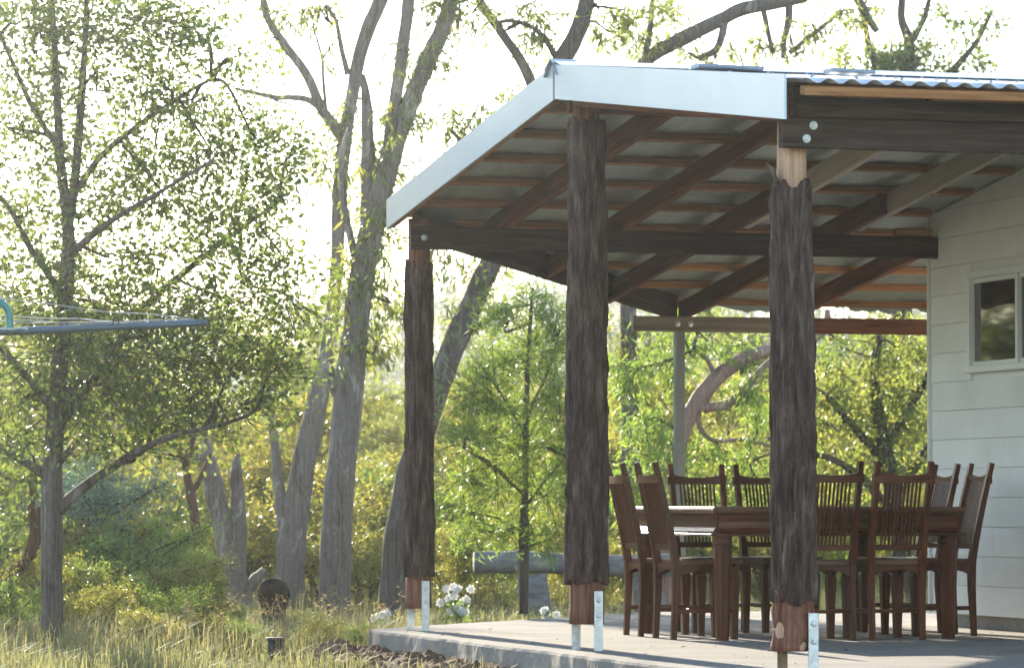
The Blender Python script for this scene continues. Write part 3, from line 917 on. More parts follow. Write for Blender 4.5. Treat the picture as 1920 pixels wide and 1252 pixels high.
def crown(mbl, mbt, clumps, Y, skel, nl, ll, lw, droop, spread, g, dens=1.0, hexa=True, deep=1.0, wide=1.25):
    sk = np.concatenate(skel)
    for cl in clumps:
        cx_, cy_, rx, ry = cl[:4]
        q = cl[4] if len(cl) > 4 else 1.0
        dy = cl[5] if len(cl) > 5 else 0.0
        Yc = Y + dy
        c0 = at(cx_, cy_, Yc)
        rr = np.array([rx * Yc / F, max(rx, ry) * Yc / F * deep, ry * Yc / F]) * wide
        n = max(3, int(dens * q * rx * ry / 78.0))
        v = g.normal(0, .52, (n, 3)) if wide > 1 else unit(g.normal(0, 1, (n, 3))) * (g.uniform(0, 1, n) ** .42)[:, None]
        tips = c0 + v * rr
        a = sk[np.argmin(np.linalg.norm(sk - c0, axis=1))]
        lump = c0 + (a - c0) * .25
        # each clump hangs on a branchlet that leaves the nearest limb
        if np.linalg.norm(a - c0) > .05:
            mid_ = (a + lump) / 2 + g.normal(0, .08, 3)
            C = catmull(np.array([a, mid_, lump, c0]), 4)
            mbt.add(*tube_arrays(C, np.linspace(.014, .005, len(C)), 5, cap=False))
        bases = tips + (lump - tips) * g.uniform(.35, .75, (n, 1))
        twigs_and_leaves(mbl, mbt, tips, bases, nl, ll, lw, droop, spread, g, hexa)
def tree(name, label, cat, base_px, Y, limbs, clumps, mat, lmat, nl=12, ll=.06, lw=.03, droop=.3, spread=.035, dens=1.0, seed=1, hexa=True, deep=1.0, group=None, rough=.10, twigmat=None, wide=1.25):
    g = np.random.default_rng(seed)
    b0 = at(base_px, HOR, Y)
    base = np.array([b0[0], Y, float(ground_h(b0[0], Y))])
    root = empty(name, base)
    mb, mbl, mbt = MB(), MB(), MB()
    sk = []
    for i, L in enumerate(limbs):
        sk.append(limb(mb, L, Y, 14 if i == 0 else 8, rough, seed + i))
    off = -base
    t = mb.build('trunk', mat, root, True); t.location = tuple(off)
    if clumps:
        clumps = list(clumps) + [(L[-1][0] + dx, L[-1][1] + dy, 75, 55, .8) for L in limbs if L[-1][1] < -30 for dx, dy in ((0, -50), (-50, -90), (55, -110), (0, -170))]
        crown(mbl, mbt, clumps, Y, sk, nl, ll, lw, droop, spread, g, dens, hexa, deep, wide)
        c = mbl.build('crown', lmat, root); c.location = tuple(off); c['kind'] = 'stuff'
        c = mbt.build('twigs', twigmat or M_twig, root, True); c.location = tuple(off); c['kind'] = 'stuff'
    tag(root, label, cat, group)
    return root

# left broad-leaved tree
tree('broadleaf_tree', 'leafy broadleaf tree with straight slender trunk at far left behind the clothesline', 'tree', 100, 26.1,
 [[(100, 1260, 23), (98, 1180, 21), (97, 1080, 20), (97, 950, 20), (100, 850, 18), (108, 740, 17), (118, 620, 15), (124, 520, 14), (128, 430, 12), (113, 300, 9), (106, 150, 7), (98, 0, 5), (95, -140, 3)],
  [(126, 440, 10), (140, 340, 9), (150, 220, 8), (158, 100, 6), (165, -80, 4)],
  [(142, 360, 7), (188, 295, 6), (252, 241, 5), (335, 184, 4), (396, 148, 3)],
  [(104, 960, 13), (150, 918, 10), (200, 882, 9), (260, 845, 7, -.3), (330, 815, 5, -.5), (410, 798, 3, -.6)],
  [(108, 800, 10), (180, 705, 8), (270, 578, 8, .3), (340, 515, 7, .4), (420, 452, 5, .5), (520, 380, 3, .5)],
  [(110, 765, 10), (135, 728, 9), (160, 704, 8)],
  [(94, 895, 11), (40, 862, 8), (0, 838, 7), (-60, 800, 5)],
  [(102, 770, 9), (50, 705, 7), (0, 650, 6), (-60, 590, 4)],
  [(128, 480, 8), (200, 420, 6, -.4), (300, 360, 4, -.6), (400, 300, 3, -.6)],
  [(108, 870, 8), (170, 800, 6, .5), (280, 740, 5, .8), (420, 690, 3, .8)],
  [(122, 560, 7), (60, 470, 6), (10, 380, 4), (-50, 330, 3)],
  [(110, 280, 6), (60, 200, 5), (20, 110, 4), (-20, 20, 3)]],
 [(40, 40, 90, 70), (160, 40, 90, 60), (270, 50, 100, 70), (370, 60, 70, 55, .8), (430, 110, 40, 50, .6), (50, 170, 80, 60), (190, 170, 80, 50, .6), (300, 150, 80, 50), (390, 190, 70, 45, .8),
  (60, 270, 70, 50, .8), (180, 300, 90, 55, .7), (300, 280, 90, 55, .9), (400, 290, 80, 50), (490, 270, 60, 50), (550, 270, 40, 45, .8), (60, 380, 80, 50, .7), (190, 390, 80, 50, .8), (310, 370, 90, 45), (420, 380, 80, 50), (510, 350, 60, 50, .9),
  (60, 480, 80, 50, .9), (220, 480, 80, 45, .8), (350, 460, 80, 40, .8), (450, 470, 60, 50), (540, 500, 50, 50, .8), (100, 560, 110, 60, 1.3), (230, 570, 80, 50), (330, 590, 90, 50), (440, 570, 80, 55), (560, 590, 50, 50, .8),
  (80, 660, 90, 55, 1.2), (200, 660, 100, 55, 1.3), (320, 680, 100, 55, 1.3), (440, 670, 90, 55, 1.2), (530, 680, 50, 50), (60, 750, 70, 50), (190, 750, 90, 50, 1.2), (310, 770, 100, 45, 1.3), (430, 760, 80, 45, 1.2), (230, 830, 90, 35), (40, 820, 60, 40)],
 M_gumdark, L_round, nl=12, ll=.045, lw=.027, droop=.25, spread=.05, dens=1.15, seed=11, rough=.07, wide=1.7)

# forked pale gum
tree('gum_tree', 'tall pale smooth gum forking near its base, left of the thick trunk', 'tree', 545, 38.0,
 [[(548, 1160, 28), (545, 1080, 27), (548, 1000, 27), (560, 920, 25), (580, 820, 21), (603, 720, 17), (620, 620, 14), (631, 500, 13), (635, 400, 14), (641, 310, 14), (657, 200, 12), (678, 90, 13), (705, 20, 14), (750, -80, 12)],
  [(535, 985, 16), (524, 920, 11), (516, 840, 9), (508, 770, 8), (500, 720, 7), (506, 640, 5)],
  [(652, 275, 12), (625, 235, 11), (600, 200, 10), (575, 140, 9), (530, 80, 8), (500, 30, 7), (488, -40, 6)],
  [(605, 205, 7), (570, 185, 6), (520, 183, 5), (480, 175, 4), (440, 166, 3)],
  [(612, 215, 4), (606, 150, 3), (604, 110, 3), (590, 60, 2), (583, 20, 1.5)], [(604, 112, 2.5), (625, 80, 1.5), (640, 60, 1)],
  [(652, 140, 6), (640, 90, 5), (630, 40, 4), (610, 10, 3)]],
 [(600, 20, 40, 30), (520, 20, 40, 40, .8), (500, 100, 30, 40, .7), (545, 200, 40, 25, .5), (640, 250, 30, 60, .9), (640, 180, 25, 40, .6), (610, 110, 25, 40, .4), (590, 290, 40, 40, .6), (640, 330, 40, 50), (560, 30, 40, 30, .8)],
 M_gum, L_gum, nl=10, ll=.105, lw=.021, droop=1.1, spread=.04, seed=12)
tree('gum_tree', 'thickest grey gum trunk rising beside the left post and splitting high up', 'tree', 628, 33.3,
 [[(627, 1200, 31), (628, 1140, 30), (630, 1020, 30), (640, 880, 28), (652, 760, 28), (664, 640, 25), (682, 500, 24), (704, 400, 24), (728, 310, 21), (762, 210, 18), (800, 120, 17), (835, 40, 15), (860, -60, 12)],
  [(722, 330, 13), (732, 250, 12), (745, 160, 12), (758, 70, 12), (766, 0, 11), (770, -80, 9)],
  [(690, 450, 16), (690, 330, 14), (689, 250, 12), (687, 190, 10), (680, 140, 5)],
  [(655, 770, 18), (634, 722, 18), (617, 698, 13), (610, 690, 6)],
  [(665, 480, 8), (648, 400, 7), (640, 300, 6), (655, 240, 4)]],
 [(700, 300, 40, 60, .8), (690, 420, 35, 60, .9), (650, 500, 35, 60, .8), (750, 210, 40, 60, .9), (800, 110, 40, 60, .9), (840, 30, 45, 45), (700, 540, 35, 60, .8), (670, 620, 45, 50, .9), (640, 560, 35, 40, .7), (720, 460, 40, 60, .8), (735, 560, 30, 60, .8), (720, 640, 40, 40), (740, 340, 30, 50, .6), (900, 30, 40, 40, .7)],
 M_gum, L_gum, nl=10, ll=.105, lw=.021, droop=1.1, spread=.04, seed=13)
tree('gum_tree', 'dark leaning gum passing behind the left post and up past the roof', 'tree', 735, 34.5,
 [[(733, 1195, 28), (736, 1120, 26), (746, 1000, 25), (770, 880, 24), (808, 760, 23), (850, 650, 23), (890, 560, 22), (925, 480, 21), (962, 380, 18), (1000, 260, 17), (1040, 140, 17), (1078, 70, 17), (1098, 10, 15), (1108, -80, 12)],
  [(1010, 220, 10), (990, 140, 10), (950, 75, 9), (905, 10, 8), (880, -50, 6)],
  [(862, 630, 8), (900, 610, 6), (950, 580, 5), (1000, 570, 3)],
  [(1050, 120, 7), (1010, 60, 5), (960, 40, 4), (920, 45, 3)],
  [(960, 380, 9), (920, 320, 7), (880, 280, 5), (840, 240, 3)], [(930, 470, 8), (890, 430, 6), (850, 400, 4)]],
 [(850, 240, 45, 50, .8), (920, 230, 55, 45, .9), (880, 310, 55, 45, .9), (850, 380, 50, 40, .9), (960, 190, 40, 35, .7), (830, 470, 50, 40), (900, 520, 60, 35), (870, 590, 50, 40, .8), (1010, 90, 45, 40, .7), (1010, 30, 50, 30, .8), (1150, 60, 50, 45, .8), (1130, 20, 40, 30, .8), (980, 30, 40, 30, .7), (1180, 20, 50, 30, .8)],
 M_gumdark, L_gum, nl=10, ll=.11, lw=.02, droop=1.0, spread=.04, seed=14)
tree('gum_tree', 'gum behind the verandah with a thick limb arching over the roof ridge', 'tree', 1185, 42.0,
 [[(1190, 1160, 19), (1186, 1000, 18), (1182, 850, 17), (1180, 700, 16), (1178, 560, 15), (1182, 350, 15), (1195, 180, 15), (1215, 112, 14), (1290, 68, 14), (1350, 38, 13), (1400, 15, 13), (1500, -5, 12), (1600, -50, 9)],
  [(1480, 0, 8), (1478, 40, 7), (1470, 75, 6), (1468, 110, 4)],
  [(1200, 140, 8), (1215, 80, 6), (1222, 20, 5), (1225, -40, 4)],
  [(1360, 35, 8), (1345, 90, 7), (1310, 110, 6)], [(1430, 10, 6), (1440, 60, 5), (1450, 100, 4)],
  [(1590, -45, 8), (1620, 20, 8), (1645, 60, 6)], [(1480, 100, 5), (1530, 60, 4), (1580, 20, 3)]],
 [(1220, 40, 50, 40), (1260, 20, 50, 30), (1190, 80, 45, 40), (1300, 100, 50, 25), (1360, 100, 50, 25, .9), (1430, 80, 40, 40, .8), (1480, 90, 40, 35), (1520, 40, 40, 40, .9), (1560, 90, 40, 40, .8), (1600, 30, 40, 40, .8), (1230, 650, 60, 50), (1180, 620, 50, 50), (1200, 720, 60, 50)],
 M_gumdark, L_gum, nl=10, ll=.115, lw=.022, droop=1.0, spread=.045, seed=15)
tree('gum_tree', 'pink barked gum bending into a long curved limb seen under the back beam', 'tree', 1245, 36.0,
 [[(1245, 1170, 18), (1250, 1060, 17), (1254, 950, 17), (1262, 870, 16), (1282, 800, 16), (1312, 747, 16), (1348, 704, 15), (1400, 670, 13), (1450, 655, 12), (1510, 640, 12), (1548, 615, 8), (1552, 580, 5)],
  [(1318, 765, 10), (1360, 758, 9), (1392, 735, 8), (1425, 695, 6), (1450, 670, 4)],
  [(1310, 765, 5), (1312, 800, 5), (1340, 826, 4), (1400, 824, 4), (1450, 838, 3), (1500, 850, 2)],
  [(1340, 700, 5), (1322, 670, 4), (1300, 650, 3), (1320, 600, 2)]],
 [(1230, 690, 60, 40), (1330, 640, 60, 30, .8), (1400, 720, 40, 50), (1420, 780, 40, 40), (1330, 850, 60, 40), (1250, 870, 50, 40), (1400, 870, 50, 40), (1200, 780, 40, 40), (1560, 640, 40, 30, .8), (1390, 640, 40, 25, .8), (1200, 850, 60, 50, 1, -.8), (1180, 930, 60, 50, 1, -.8), (1270, 950, 60, 50, 1, -.8), (1230, 820, 40, 40, 1, -.6), (1170, 700, 50, 50), (1470, 900, 50, 50), (1350, 940, 60, 50), (1440, 960, 60, 50), (1270, 620, 50, 30)],
 M_pinkgum, L_wattle, nl=11, ll=.10, lw=.018, droop=.9, spread=.04, seed=16)
tree('bushy_tree', 'dense dark green bushy tree between the near post and the house corner', 'tree', 1690, 39.0,
 [[(1700, 1160, 20), (1690, 1020, 18), (1670, 900, 16), (1650, 800, 13), (1640, 700, 9), (1650, 620, 6)],
  [(1690, 980, 10), (1620, 900, 8), (1560, 860, 6), (1500, 850, 4)], [(1680, 930, 9), (1740, 840, 8), (1790, 780, 6)], [(1665, 870, 9), (1600, 800, 7), (1550, 740, 5)],
  [(1660, 840, 8), (1720, 740, 7), (1760, 660, 5)], [(1690, 1000, 9), (1600, 960, 7), (1540, 950, 5)]],
 [(1560, 650, 50, 40, .7), (1620, 640, 50, 40, .8), (1690, 650, 50, 40), (1740, 660, 40, 40), (1560, 720, 50, 50), (1630, 720, 60, 50, 1.2), (1700, 730, 60, 50, 1.2), (1550, 800, 50, 50, 1.1), (1630, 800, 60, 50, 1.3), (1710, 810, 60, 50, 1.3), (1560, 870, 50, 40), (1640, 880, 60, 40), (1720, 880, 50, 40), (1560, 950, 60, 50), (1640, 960, 60, 50), (1700, 1000, 60, 60), (1550, 1030, 60, 60), (1480, 700, 40, 50, .8)],
 M_twig, L_gum, nl=12, ll=.075, lw=.028, droop=.5, spread=.045, seed=17)
tree('bushy_tree', 'round dense tree crown showing above the roof at upper right', 'tree', 1690, 52.0,
 [[(1700, 1150, 26), (1695, 800, 22), (1690, 400, 18), (1690, 200, 15), (1705, 90, 11), (1690, 30, 8), (1700, -60, 6)],
  [(1705, 85, 7), (1730, 40, 6), (1745, -10, 4)], [(1692, 220, 9), (1640, 120, 7), (1620, 40, 5), (1600, -20, 4)], [(1695, 240, 9), (1780, 140, 7), (1830, 80, 5), (1860, 20, 4)]],
 [(1680, 110, 60, 40, 1.5), (1720, 95, 50, 35, 1.3), (1640, 125, 40, 30, 1.2), (1740, 125, 40, 25), (1790, 120, 40, 35), (1840, 115, 35, 30), (1800, 60, 40, 35, .7), (1850, 40, 40, 40, .7), (1590, 120, 35, 25), (1760, 20, 40, 30, .6), (1690, 160, 80, 30), (1620, 10, 40, 30, .7)],
 M_twig, L_round, nl=12, ll=.085, lw=.045, droop=.3, spread=.06, seed=18)
# wattle between the posts
tree('wattle_sapling', 'feathery bright green wattle sapling seen between the left and middle posts', 'tree', 985, 31.0,
 [[(985, 1150, 6), (986, 1040, 6), (985, 900, 5.5), (987, 760, 5), (992, 640, 4), (998, 540, 2.5)], [(978, 1150, 4), (976, 1000, 3.5), (985, 880, 3)],
  [(986, 820, 3), (940, 740, 2.5), (900, 680, 1.5)], [(987, 780, 3), (1030, 690, 2.5), (1050, 620, 1.5)], [(985, 930, 3), (930, 880, 2.5), (870, 840, 1.5)], [(985, 950, 3), (1030, 890, 2.5), (1070, 850, 1.5)], [(985, 1000, 3), (930, 970, 2), (860, 960, 1.5)]],
 [(990, 570, 60, 40), (940, 600, 50, 40, .8), (1040, 610, 40, 50), (1000, 660, 70, 50), (930, 690, 60, 50), (880, 740, 50, 50), (960, 770, 70, 50), (1040, 740, 40, 60), (890, 820, 60, 50), (980, 850, 70, 50), (1050, 840, 40, 60), (860, 900, 50, 40), (930, 920, 60, 50), (1030, 930, 50, 50), (880, 990, 50, 40, .9), (960, 1000, 60, 40, .9), (1040, 1010, 40, 40, .9)],
 M_gumdark, L_wattle, nl=13, ll=.095, lw=.011, droop=-.25, spread=.03, dens=1.7, seed=19, hexa=False)
# dead, broken trunk with two arms
tree('dead_tree', 'dead broken grey tree trunk with two jagged arms', 'dead tree', 445, 36.0,
 [[(455, 1185, 24), (447, 1110, 23), (430, 1040, 22), (412, 960, 20), (395, 890, 18), (382, 845, 17), (373, 812, 15), (366, 800, 5)],
  [(444, 1080, 17), (446, 1000, 16), (446, 940, 14), (443, 890, 12), (445, 860, 7), (446, 850, 2)],
  [(455, 1120, 11), (475, 1090, 11), (497, 1068, 8)], [(440, 1150, 9), (405, 1180, 9), (380, 1200, 7)]], None, M_gum, None, seed=20, rough=.2)
tree('twisted_tree', 'thin twisted reddish tree standing left of the dead trunk', 'tree', 352, 35.0,
 [[(340, 1160, 11), (346, 1110, 12), (366, 1080, 13), (374, 1040, 11), (366, 980, 9), (356, 920, 9), (350, 870, 7), (362, 820, 5), (372, 760, 4)],
  [(357, 930, 6), (378, 890, 5), (395, 850, 3)], [(370, 1060, 5), (340, 1040, 4), (318, 1000, 3), (310, 960, 2)], [(352, 890, 5), (338, 850, 4), (330, 800, 3)]],
 [(320, 800, 50, 40), (300, 950, 40, 40, .7), (290, 870, 40, 40, .7)], M_red, L_yellow, nl=10, ll=.10, lw=.02, droop=.9, seed=21, rough=.2)
tree('twisted_tree', 'dark crooked tree at the left edge beside the slender trunk', 'tree', 5, 28.0,
 [[(2, 1260, 16), (4, 1180, 14), (6, 1120, 13), (20, 1080, 13), (50, 1050, 11), (64, 1000, 9), (58, 950, 7), (66, 900, 5)], [(55, 1045, 8), (72, 1010, 6), (72, 950, 4)], [(5, 1225, 9), (40, 1195, 9), (80, 1170, 6), (110, 1130, 4)], [(8, 1130, 8), (-20, 1050, 6), (-40, 960, 4)]],
 [(30, 900, 60, 40), (20, 980, 40, 40, .8), (80, 880, 40, 40, .8), (50, 830, 50, 30)], M_red, L_round, nl=10, ll=.055, lw=.03, droop=.3, seed=22, rough=.2)

# ------------------------------------------------------------------ understorey: prototypes copied with their parts
def proto(name, H, Rr, ntw, nl, ll, lw, droop, mat, lmat, seed, low=.15, stems=1, hexa=False):
    g = np.random.default_rng(seed)
    root = empty(name, (0, 0, 0))
    mb, mbl, mbt = MB(), MB(), MB()
    tips_all, base_all = [], []
    for s in range(stems):
        a0 = g.uniform(0, 6.28)
        top = np.array([math.cos(a0), math.sin(a0), 0]) * (Rr * (.15 if stems == 1 else .5)) + np.array([0, 0, H * g.uniform(.75, .95)])
        P = catmull(np.array([(0, 0, -.15), top * .3 + g.normal(0, .05, 3), top * .65 + g.normal(0, .08, 3), top]), 5)
        mb.add(*tube_arrays(P, np.linspace(.018 * H / 2 + .008, .006, len(P)), 7, .1, seed))
        nb = int(18 / stems) + 3
        for k_ in range(nb):
            t = low + (1 - low) * (k_ + g.uniform(0, 1)) / nb
            p0 = P[min(len(P) - 1, int(t * len(P)))]
            a = k_ * 2.4 + g.uniform(-.5, .5)
            reach = Rr * (.45 + .75 * math.sin(math.pi * min(1, (t - low * .5) * .95)) ** .7) * g.uniform(.7, 1.15)
            p2 = p0 + np.array([math.cos(a) * reach, math.sin(a) * reach, reach * g.uniform(.15, .7)])
            p1 = (p0 + p2) / 2 + g.normal(0, .06, 3) + np.array([0, 0, .05])
            B = catmull(np.array([p0, p1, p2]), 4)
            mbt.add(*tube_arrays(B, np.linspace(.013, .004, len(B)), 5, cap=False))
            m_ = int(ntw / (nb * stems)) + 1
            tt = g.uniform(.35, 1.0, m_)
            bb = np.array([B[int(q * (len(B) - 1))] for q in tt])
            tips_all.append(bb + g.normal(0, 1, (m_, 3)) * np.array([.17, .17, .14]) * (Rr / .9) ** .5); base_all.append(bb)
    twigs_and_leaves(mbl, mbt, np.concatenate(tips_all), np.concatenate(base_all), nl, ll, lw, droop, .05, g, hexa, .003)
    mb.build('trunk', mat, root, True)
    c = mbl.build('crown', lmat, root); c['kind'] = 'stuff'
    c = mbt.build('twigs', M_twig, root, True); c['kind'] = 'stuff'
    return root
DN = 2.1
protos = {
 'sap1': (proto('gum_sapling', 3.4, 1.1, int(430 * DN), 11, .115, .026, 1.0, M_gum, L_yellow, 101), 'young gum sapling with drooping yellow green leaves in the sunlit understorey', 'sapling', 'gum saplings in the understorey'),
 'sap2': (proto('gum_sapling', 4.2, 1.3, int(460 * DN), 11, .12, .026, 1.0, M_gum, L_gum, 102), 'taller gum sapling with olive green leaves in the sunlit understorey', 'sapling', 'taller gum saplings in the understorey'),
 'shr1': (proto('leafy_shrub', 1.7, .95, int(380 * DN), 12, .07, .030, .3, M_twig, L_yellow, 103, .05, 3), 'low round yellow green shrub among the trunks', 'shrub', 'yellow green shrubs among the trunks'),
 'shr2': (proto('leafy_shrub', 1.4, .8, int(360 * DN), 12, .065, .022, .2, M_twig, L_wattle, 104, .05, 3), 'low bright green shrub among the trunks', 'shrub', 'bright green shrubs among the trunks'),
 'blue': (proto('feathery_shrub', 1.1, .55, int(420 * DN), 14, .04, .016, -.1, M_twig, L_blue, 105, .1, 2), 'blue green feathery shrub right of the slender left trunk', 'shrub', None),
}
used = set()
def put(key, X, Y, sc=1.0, label=None):
    p, lab, cat, grp = protos[key]
    o = p if key not in used else copy_tree(p)
    used.add(key)
    o.location = (X, Y, float(ground_h(X, Y)) - .03); o.rotation_euler = (0, 0, float(rng.uniform(0, 6.28)))
    o.scale = (sc, sc, sc * float(rng.uniform(.9, 1.1)))
    if not label:
        px = X / Y * F + CX
        where = ('beyond the left edge of the view', 'behind the slender left trunk', 'left of the dead tree', 'by the dead tree and forked gum', 'round the thick gum trunk', 'behind the left post',
                 'between left and middle posts', 'behind the middle post and bench', 'behind the table and steel post', 'between near post and house corner', 'behind the house')[
                 int(np.searchsorted([0, 150, 360, 570, 730, 830, 1040, 1160, 1480, 1750], px))]
        row = ('low in the grass', 'front row', 'second row', 'third row', 'back row', 'farthest row')[int(np.searchsorted([34.5, 41, 47, 56, 68], Y))]
        label_ = {'sap1': 'yellow green gum sapling', 'sap2': 'tall olive gum sapling', 'shr1': 'round yellow green shrub', 'shr2': 'bright green shrub', 'blue': 'blue green feathery shrub'}[key] + ', ' + row + ', ' + where
        if key == 'blue': label_ = lab
    tag(o, label or label_, cat, None if label else grp)
def putpx(key, px, Y, sc=1.0, label=None): put(key, (px - CX) / F * Y, Y, sc, label)
putpx('blue', 205, 30.5, .95)
putpx('blue', 10, 30.0, .7, 'small blue green feathery shrub at the left edge beside the crooked tree')
putpx('shr2', 262, 29.5, .52, 'low dark green shrub between the slender trunk and the dead tree')
# rows, near to far; the near rows stay low so that the trunks show
for (Y0, Y1, n_, keys, s0, s1, px0, px1) in ((40, 43.5, 15, ('shr1', 'shr2', 'shr1'), .55, .85, -250, 1760), (43.5, 48, 18, ('shr1', 'sap1', 'shr2'), .65, .95, -350, 1850),
                                            (48, 56, 18, ('sap1', 'sap2', 'shr1'), .75, 1.0, -450, 1900), (56, 68, 13, ('sap1', 'sap2'), .95, 1.3, -500, 1950),
                                            (68, 88, 12, ('sap2', 'sap1'), 1.2, 1.8, -500, 1950)):
    for i in range(n_):
        px = px0 + (px1 - px0) * (i + rng.uniform(.1, .9)) / n_
        put(keys[i % len(keys)], (px - CX) / F * 50 * (1 + .0 * i) * 1.0 if False else (px - CX) / F * float((Y0 + Y1) / 2), float(rng.uniform(Y0, Y1)), float(rng.uniform(s0, s1)))
# brush and weeds in the grass
for key, px, Y, s_ in (('shr2', 330, 27.5, .26), ('shr1', 180, 27.2, .26), ('shr2', 40, 27, .3), ('shr1', 230, 30.5, .5), ('shr2', 150, 29, .42), ('shr2', 310, 31.5, .5), ('shr1', 60, 30, .5), ('shr2', -30, 29, .5),
                       ('shr2', 300, 33.5, .3), ('shr2', 420, 28.5, .17), ('shr1', 380, 30, .24), ('shr1', 110, 28, .36), ('shr2', 210, 28.2, .36), ('shr1', 340, 29, .38), ('shr2', 590, 30, .13), ('shr1', 690, 38.8, .45), ('shr1', 400, 27, .17), ('shr2', 470, 26.6, .15), ('shr1', 600, 26.4, .15), ('shr2', 660, 26.6, .13), ('shr1', 280, 26.4, .2),
                       ('shr1', 850, 36.5, .5), ('shr2', 930, 37, .5), ('shr1', 1080, 37.2, .5)):
    putpx(key, px, Y, s_)
# unseen taller saplings past the left edge, added to dapple the sunlight
for px, Y, s_ in ((-300, 41, 1.5), (-480, 52, 2.0)):
    putpx('sap2' if Y > 45 else 'sap1', px, Y, s_)
# trees to the left that the window mirrors
for X, Y, s_ in ((-12, 40, 1.2), (-15, 46, 1.6), (-17, 51, 1.9), (-13.5, 48, 1.6), (-19, 48, 1.8), (-10.5, 43, 1.3), (-17, 47, 1.5), (-20, 44, 1.4), (-14, 43, 1.1), (-23, 52, 1.8), (-18, 55, 1.8), (-26, 48, 1.7)): put('sap2', X, Y, s_)

# far wooded hillside: one mass
g = np.random.default_rng(55)
mbl, mbt = MB(), MB()
for i in range(330):
    Y = float(g.uniform(125, 470)); X = float(g.uniform(-.16, .16) * Y)
    h = float(ground_h(X, Y)); H = float(g.uniform(5, 9)); rr = H * .36
    nlv = 520 if Y < 260 else 330
    sub = unit(g.normal(0, 1, (14, 3))) * g.uniform(.4, 1, (14, 1)) * np.array([rr, rr, H * .33]) + np.array([X, Y, h + H * .62])
    P = sub[g.integers(0, 14, nlv)] + g.normal(0, 1, (nlv, 3)) * rr * .30
    V, f = leaf_arrays(P, unit(g.normal(0, 1, (nlv, 3)) + np.array([0, 0, -.6])), g.normal(0, 1, (nlv, 3)), g.uniform(.35, .7, nlv), g.uniform(.15, .32, nlv), False)
    mbl.add(V, f, np.clip(g.normal(.5, .15) + g.normal(0, .15, nlv), 0, 1))
    mbl.add(*tube_arrays(np.array([(X, Y, h - .3), (X + .2, Y, h + H * .4), (X, Y, h + H * .8)]), [.16, .12, .05], 5, cap=False))
tag(mbl.build('wooded_hillside', L_far), 'hazy blue green forest on the far hillside', 'forest', None, 'stuff')

# ------------------------------------------------------------------ grass
def blades(n, X, Y, hgt, wid, g, lean=.95, tint=None, z=None):
    z0 = ground_h(X, Y) if z is None else z
    a = g.uniform(0, 6.28, n); d = np.column_stack([np.cos(a), np.sin(a)])
    s = np.column_stack([-np.sin(a), np.cos(a)]) * (wid / 2)[:, None]
    k = g.uniform(.1, 1, n) * lean
    B = np.column_stack([X, Y, z0 - .02])
    m_ = B + np.column_stack([d * (hgt * k * .3)[:, None], hgt * .6]); t_ = B + np.column_stack([d * (hgt * k)[:, None], hgt * (1 - .25 * k)])
    S = np.column_stack([s, np.zeros(n)])
    V = np.stack([B - S, B + S, m_ + S * .8, m_ - S * .8, t_], 1).reshape(-1, 3)
    i = np.arange(n)[:, None] * 5
    return V, [i + np.array([[0, 1, 2, 3]]), i + np.array([[3, 2, 4]])]
g = np.random.default_rng(77)
mb = MB()
def in_slab(X, Y):
    dx, dy = X - O[0], Y - O[1]
    lx = dx * EX[0] + dy * EX[1]; lw = dx * EY[0] + dy * EY[1]
    return (lx > -.27) & (lw < 7.4) & (lw - lx * 1.12 < 4.35) & (lx < 6.5)
for n_, y0, y1, h0, h1 in ((26000, 12, 23.5, .04, .14), (46000, 23.5, 31, .05, .22), (16000, 31, 36, .05, .15), (26000, 36, 46, .10, .30), (9000, 46, 60, .2, .5)):
    Y = g.uniform(y0, y1, n_); X = g.uniform(-1.12, .98, n_) * np.maximum(Y, 26 if y0 < 20 else 0) * .128 * (1.5 if y0 < 20 else 1)
    dens = fbm(np.column_stack([X * .8, Y * .8, X * 0]), 3, 31)
    keep = (g.uniform(-.9, .6, n_) < dens) & ~in_slab(X, Y)
    X, Y = X[keep], Y[keep]; m_ = len(X)
    V, f = blades(m_, X, Y, g.uniform(h0, h1, m_) * (1 + .8 * dens[keep]).clip(.3, 2), g.uniform(.004, .009, m_), g)
    tn = np.clip(.33 + .35 * dens[keep] + g.normal(0, .2, m_), 0, 1)
    mb.v.append(V); 
    for fc in f:
        mb.f.setdefault(fc.shape[1], []).append(fc + mb.n); mb.t.setdefault(fc.shape[1], []).append(tn)
    mb.n += len(V)
# seed stalks with drooping heads
n_ = 110
Y = g.uniform(24, 29.5, n_); X = (g.uniform(330, 760, n_) - CX) / F * Y
keep = ~in_slab(X, Y); X, Y = X[keep], Y[keep]
z0 = ground_h(X, Y)
for x_, y_, z_ in zip(X, Y, z0):
    h_ = g.uniform(.26, .42); a = g.uniform(0, 6.28); l_ = g.uniform(.05, .22)
    P = np.array([(x_, y_, z_), (x_ + l_ * .3 * math.cos(a), y_ + l_ * .3 * math.sin(a), z_ + h_ * .7), (x_ + l_ * math.cos(a), y_ + l_ * math.sin(a), z_ + h_)])
    V, f = tube_arrays(P, [.0018, .0015, .001], 3, cap=False); mb.add(V, f, .95)
    q = 7
    V, f = leaf_arrays(P[2] + g.normal(0, .02, (q, 3)) - np.array([0, 0, .03]), unit(g.normal(0, .6, (q, 3)) + np.array([math.cos(a), math.sin(a), -.2])), g.normal(0, 1, (q, 3)), np.full(q, .035), np.full(q, .004), False)
    mb.add(V, f, 1.0)
tag(mb.build('grass', L_grass), 'tall dry yellow green grass growing round the patio and trunks', 'grass', None, 'stuff')

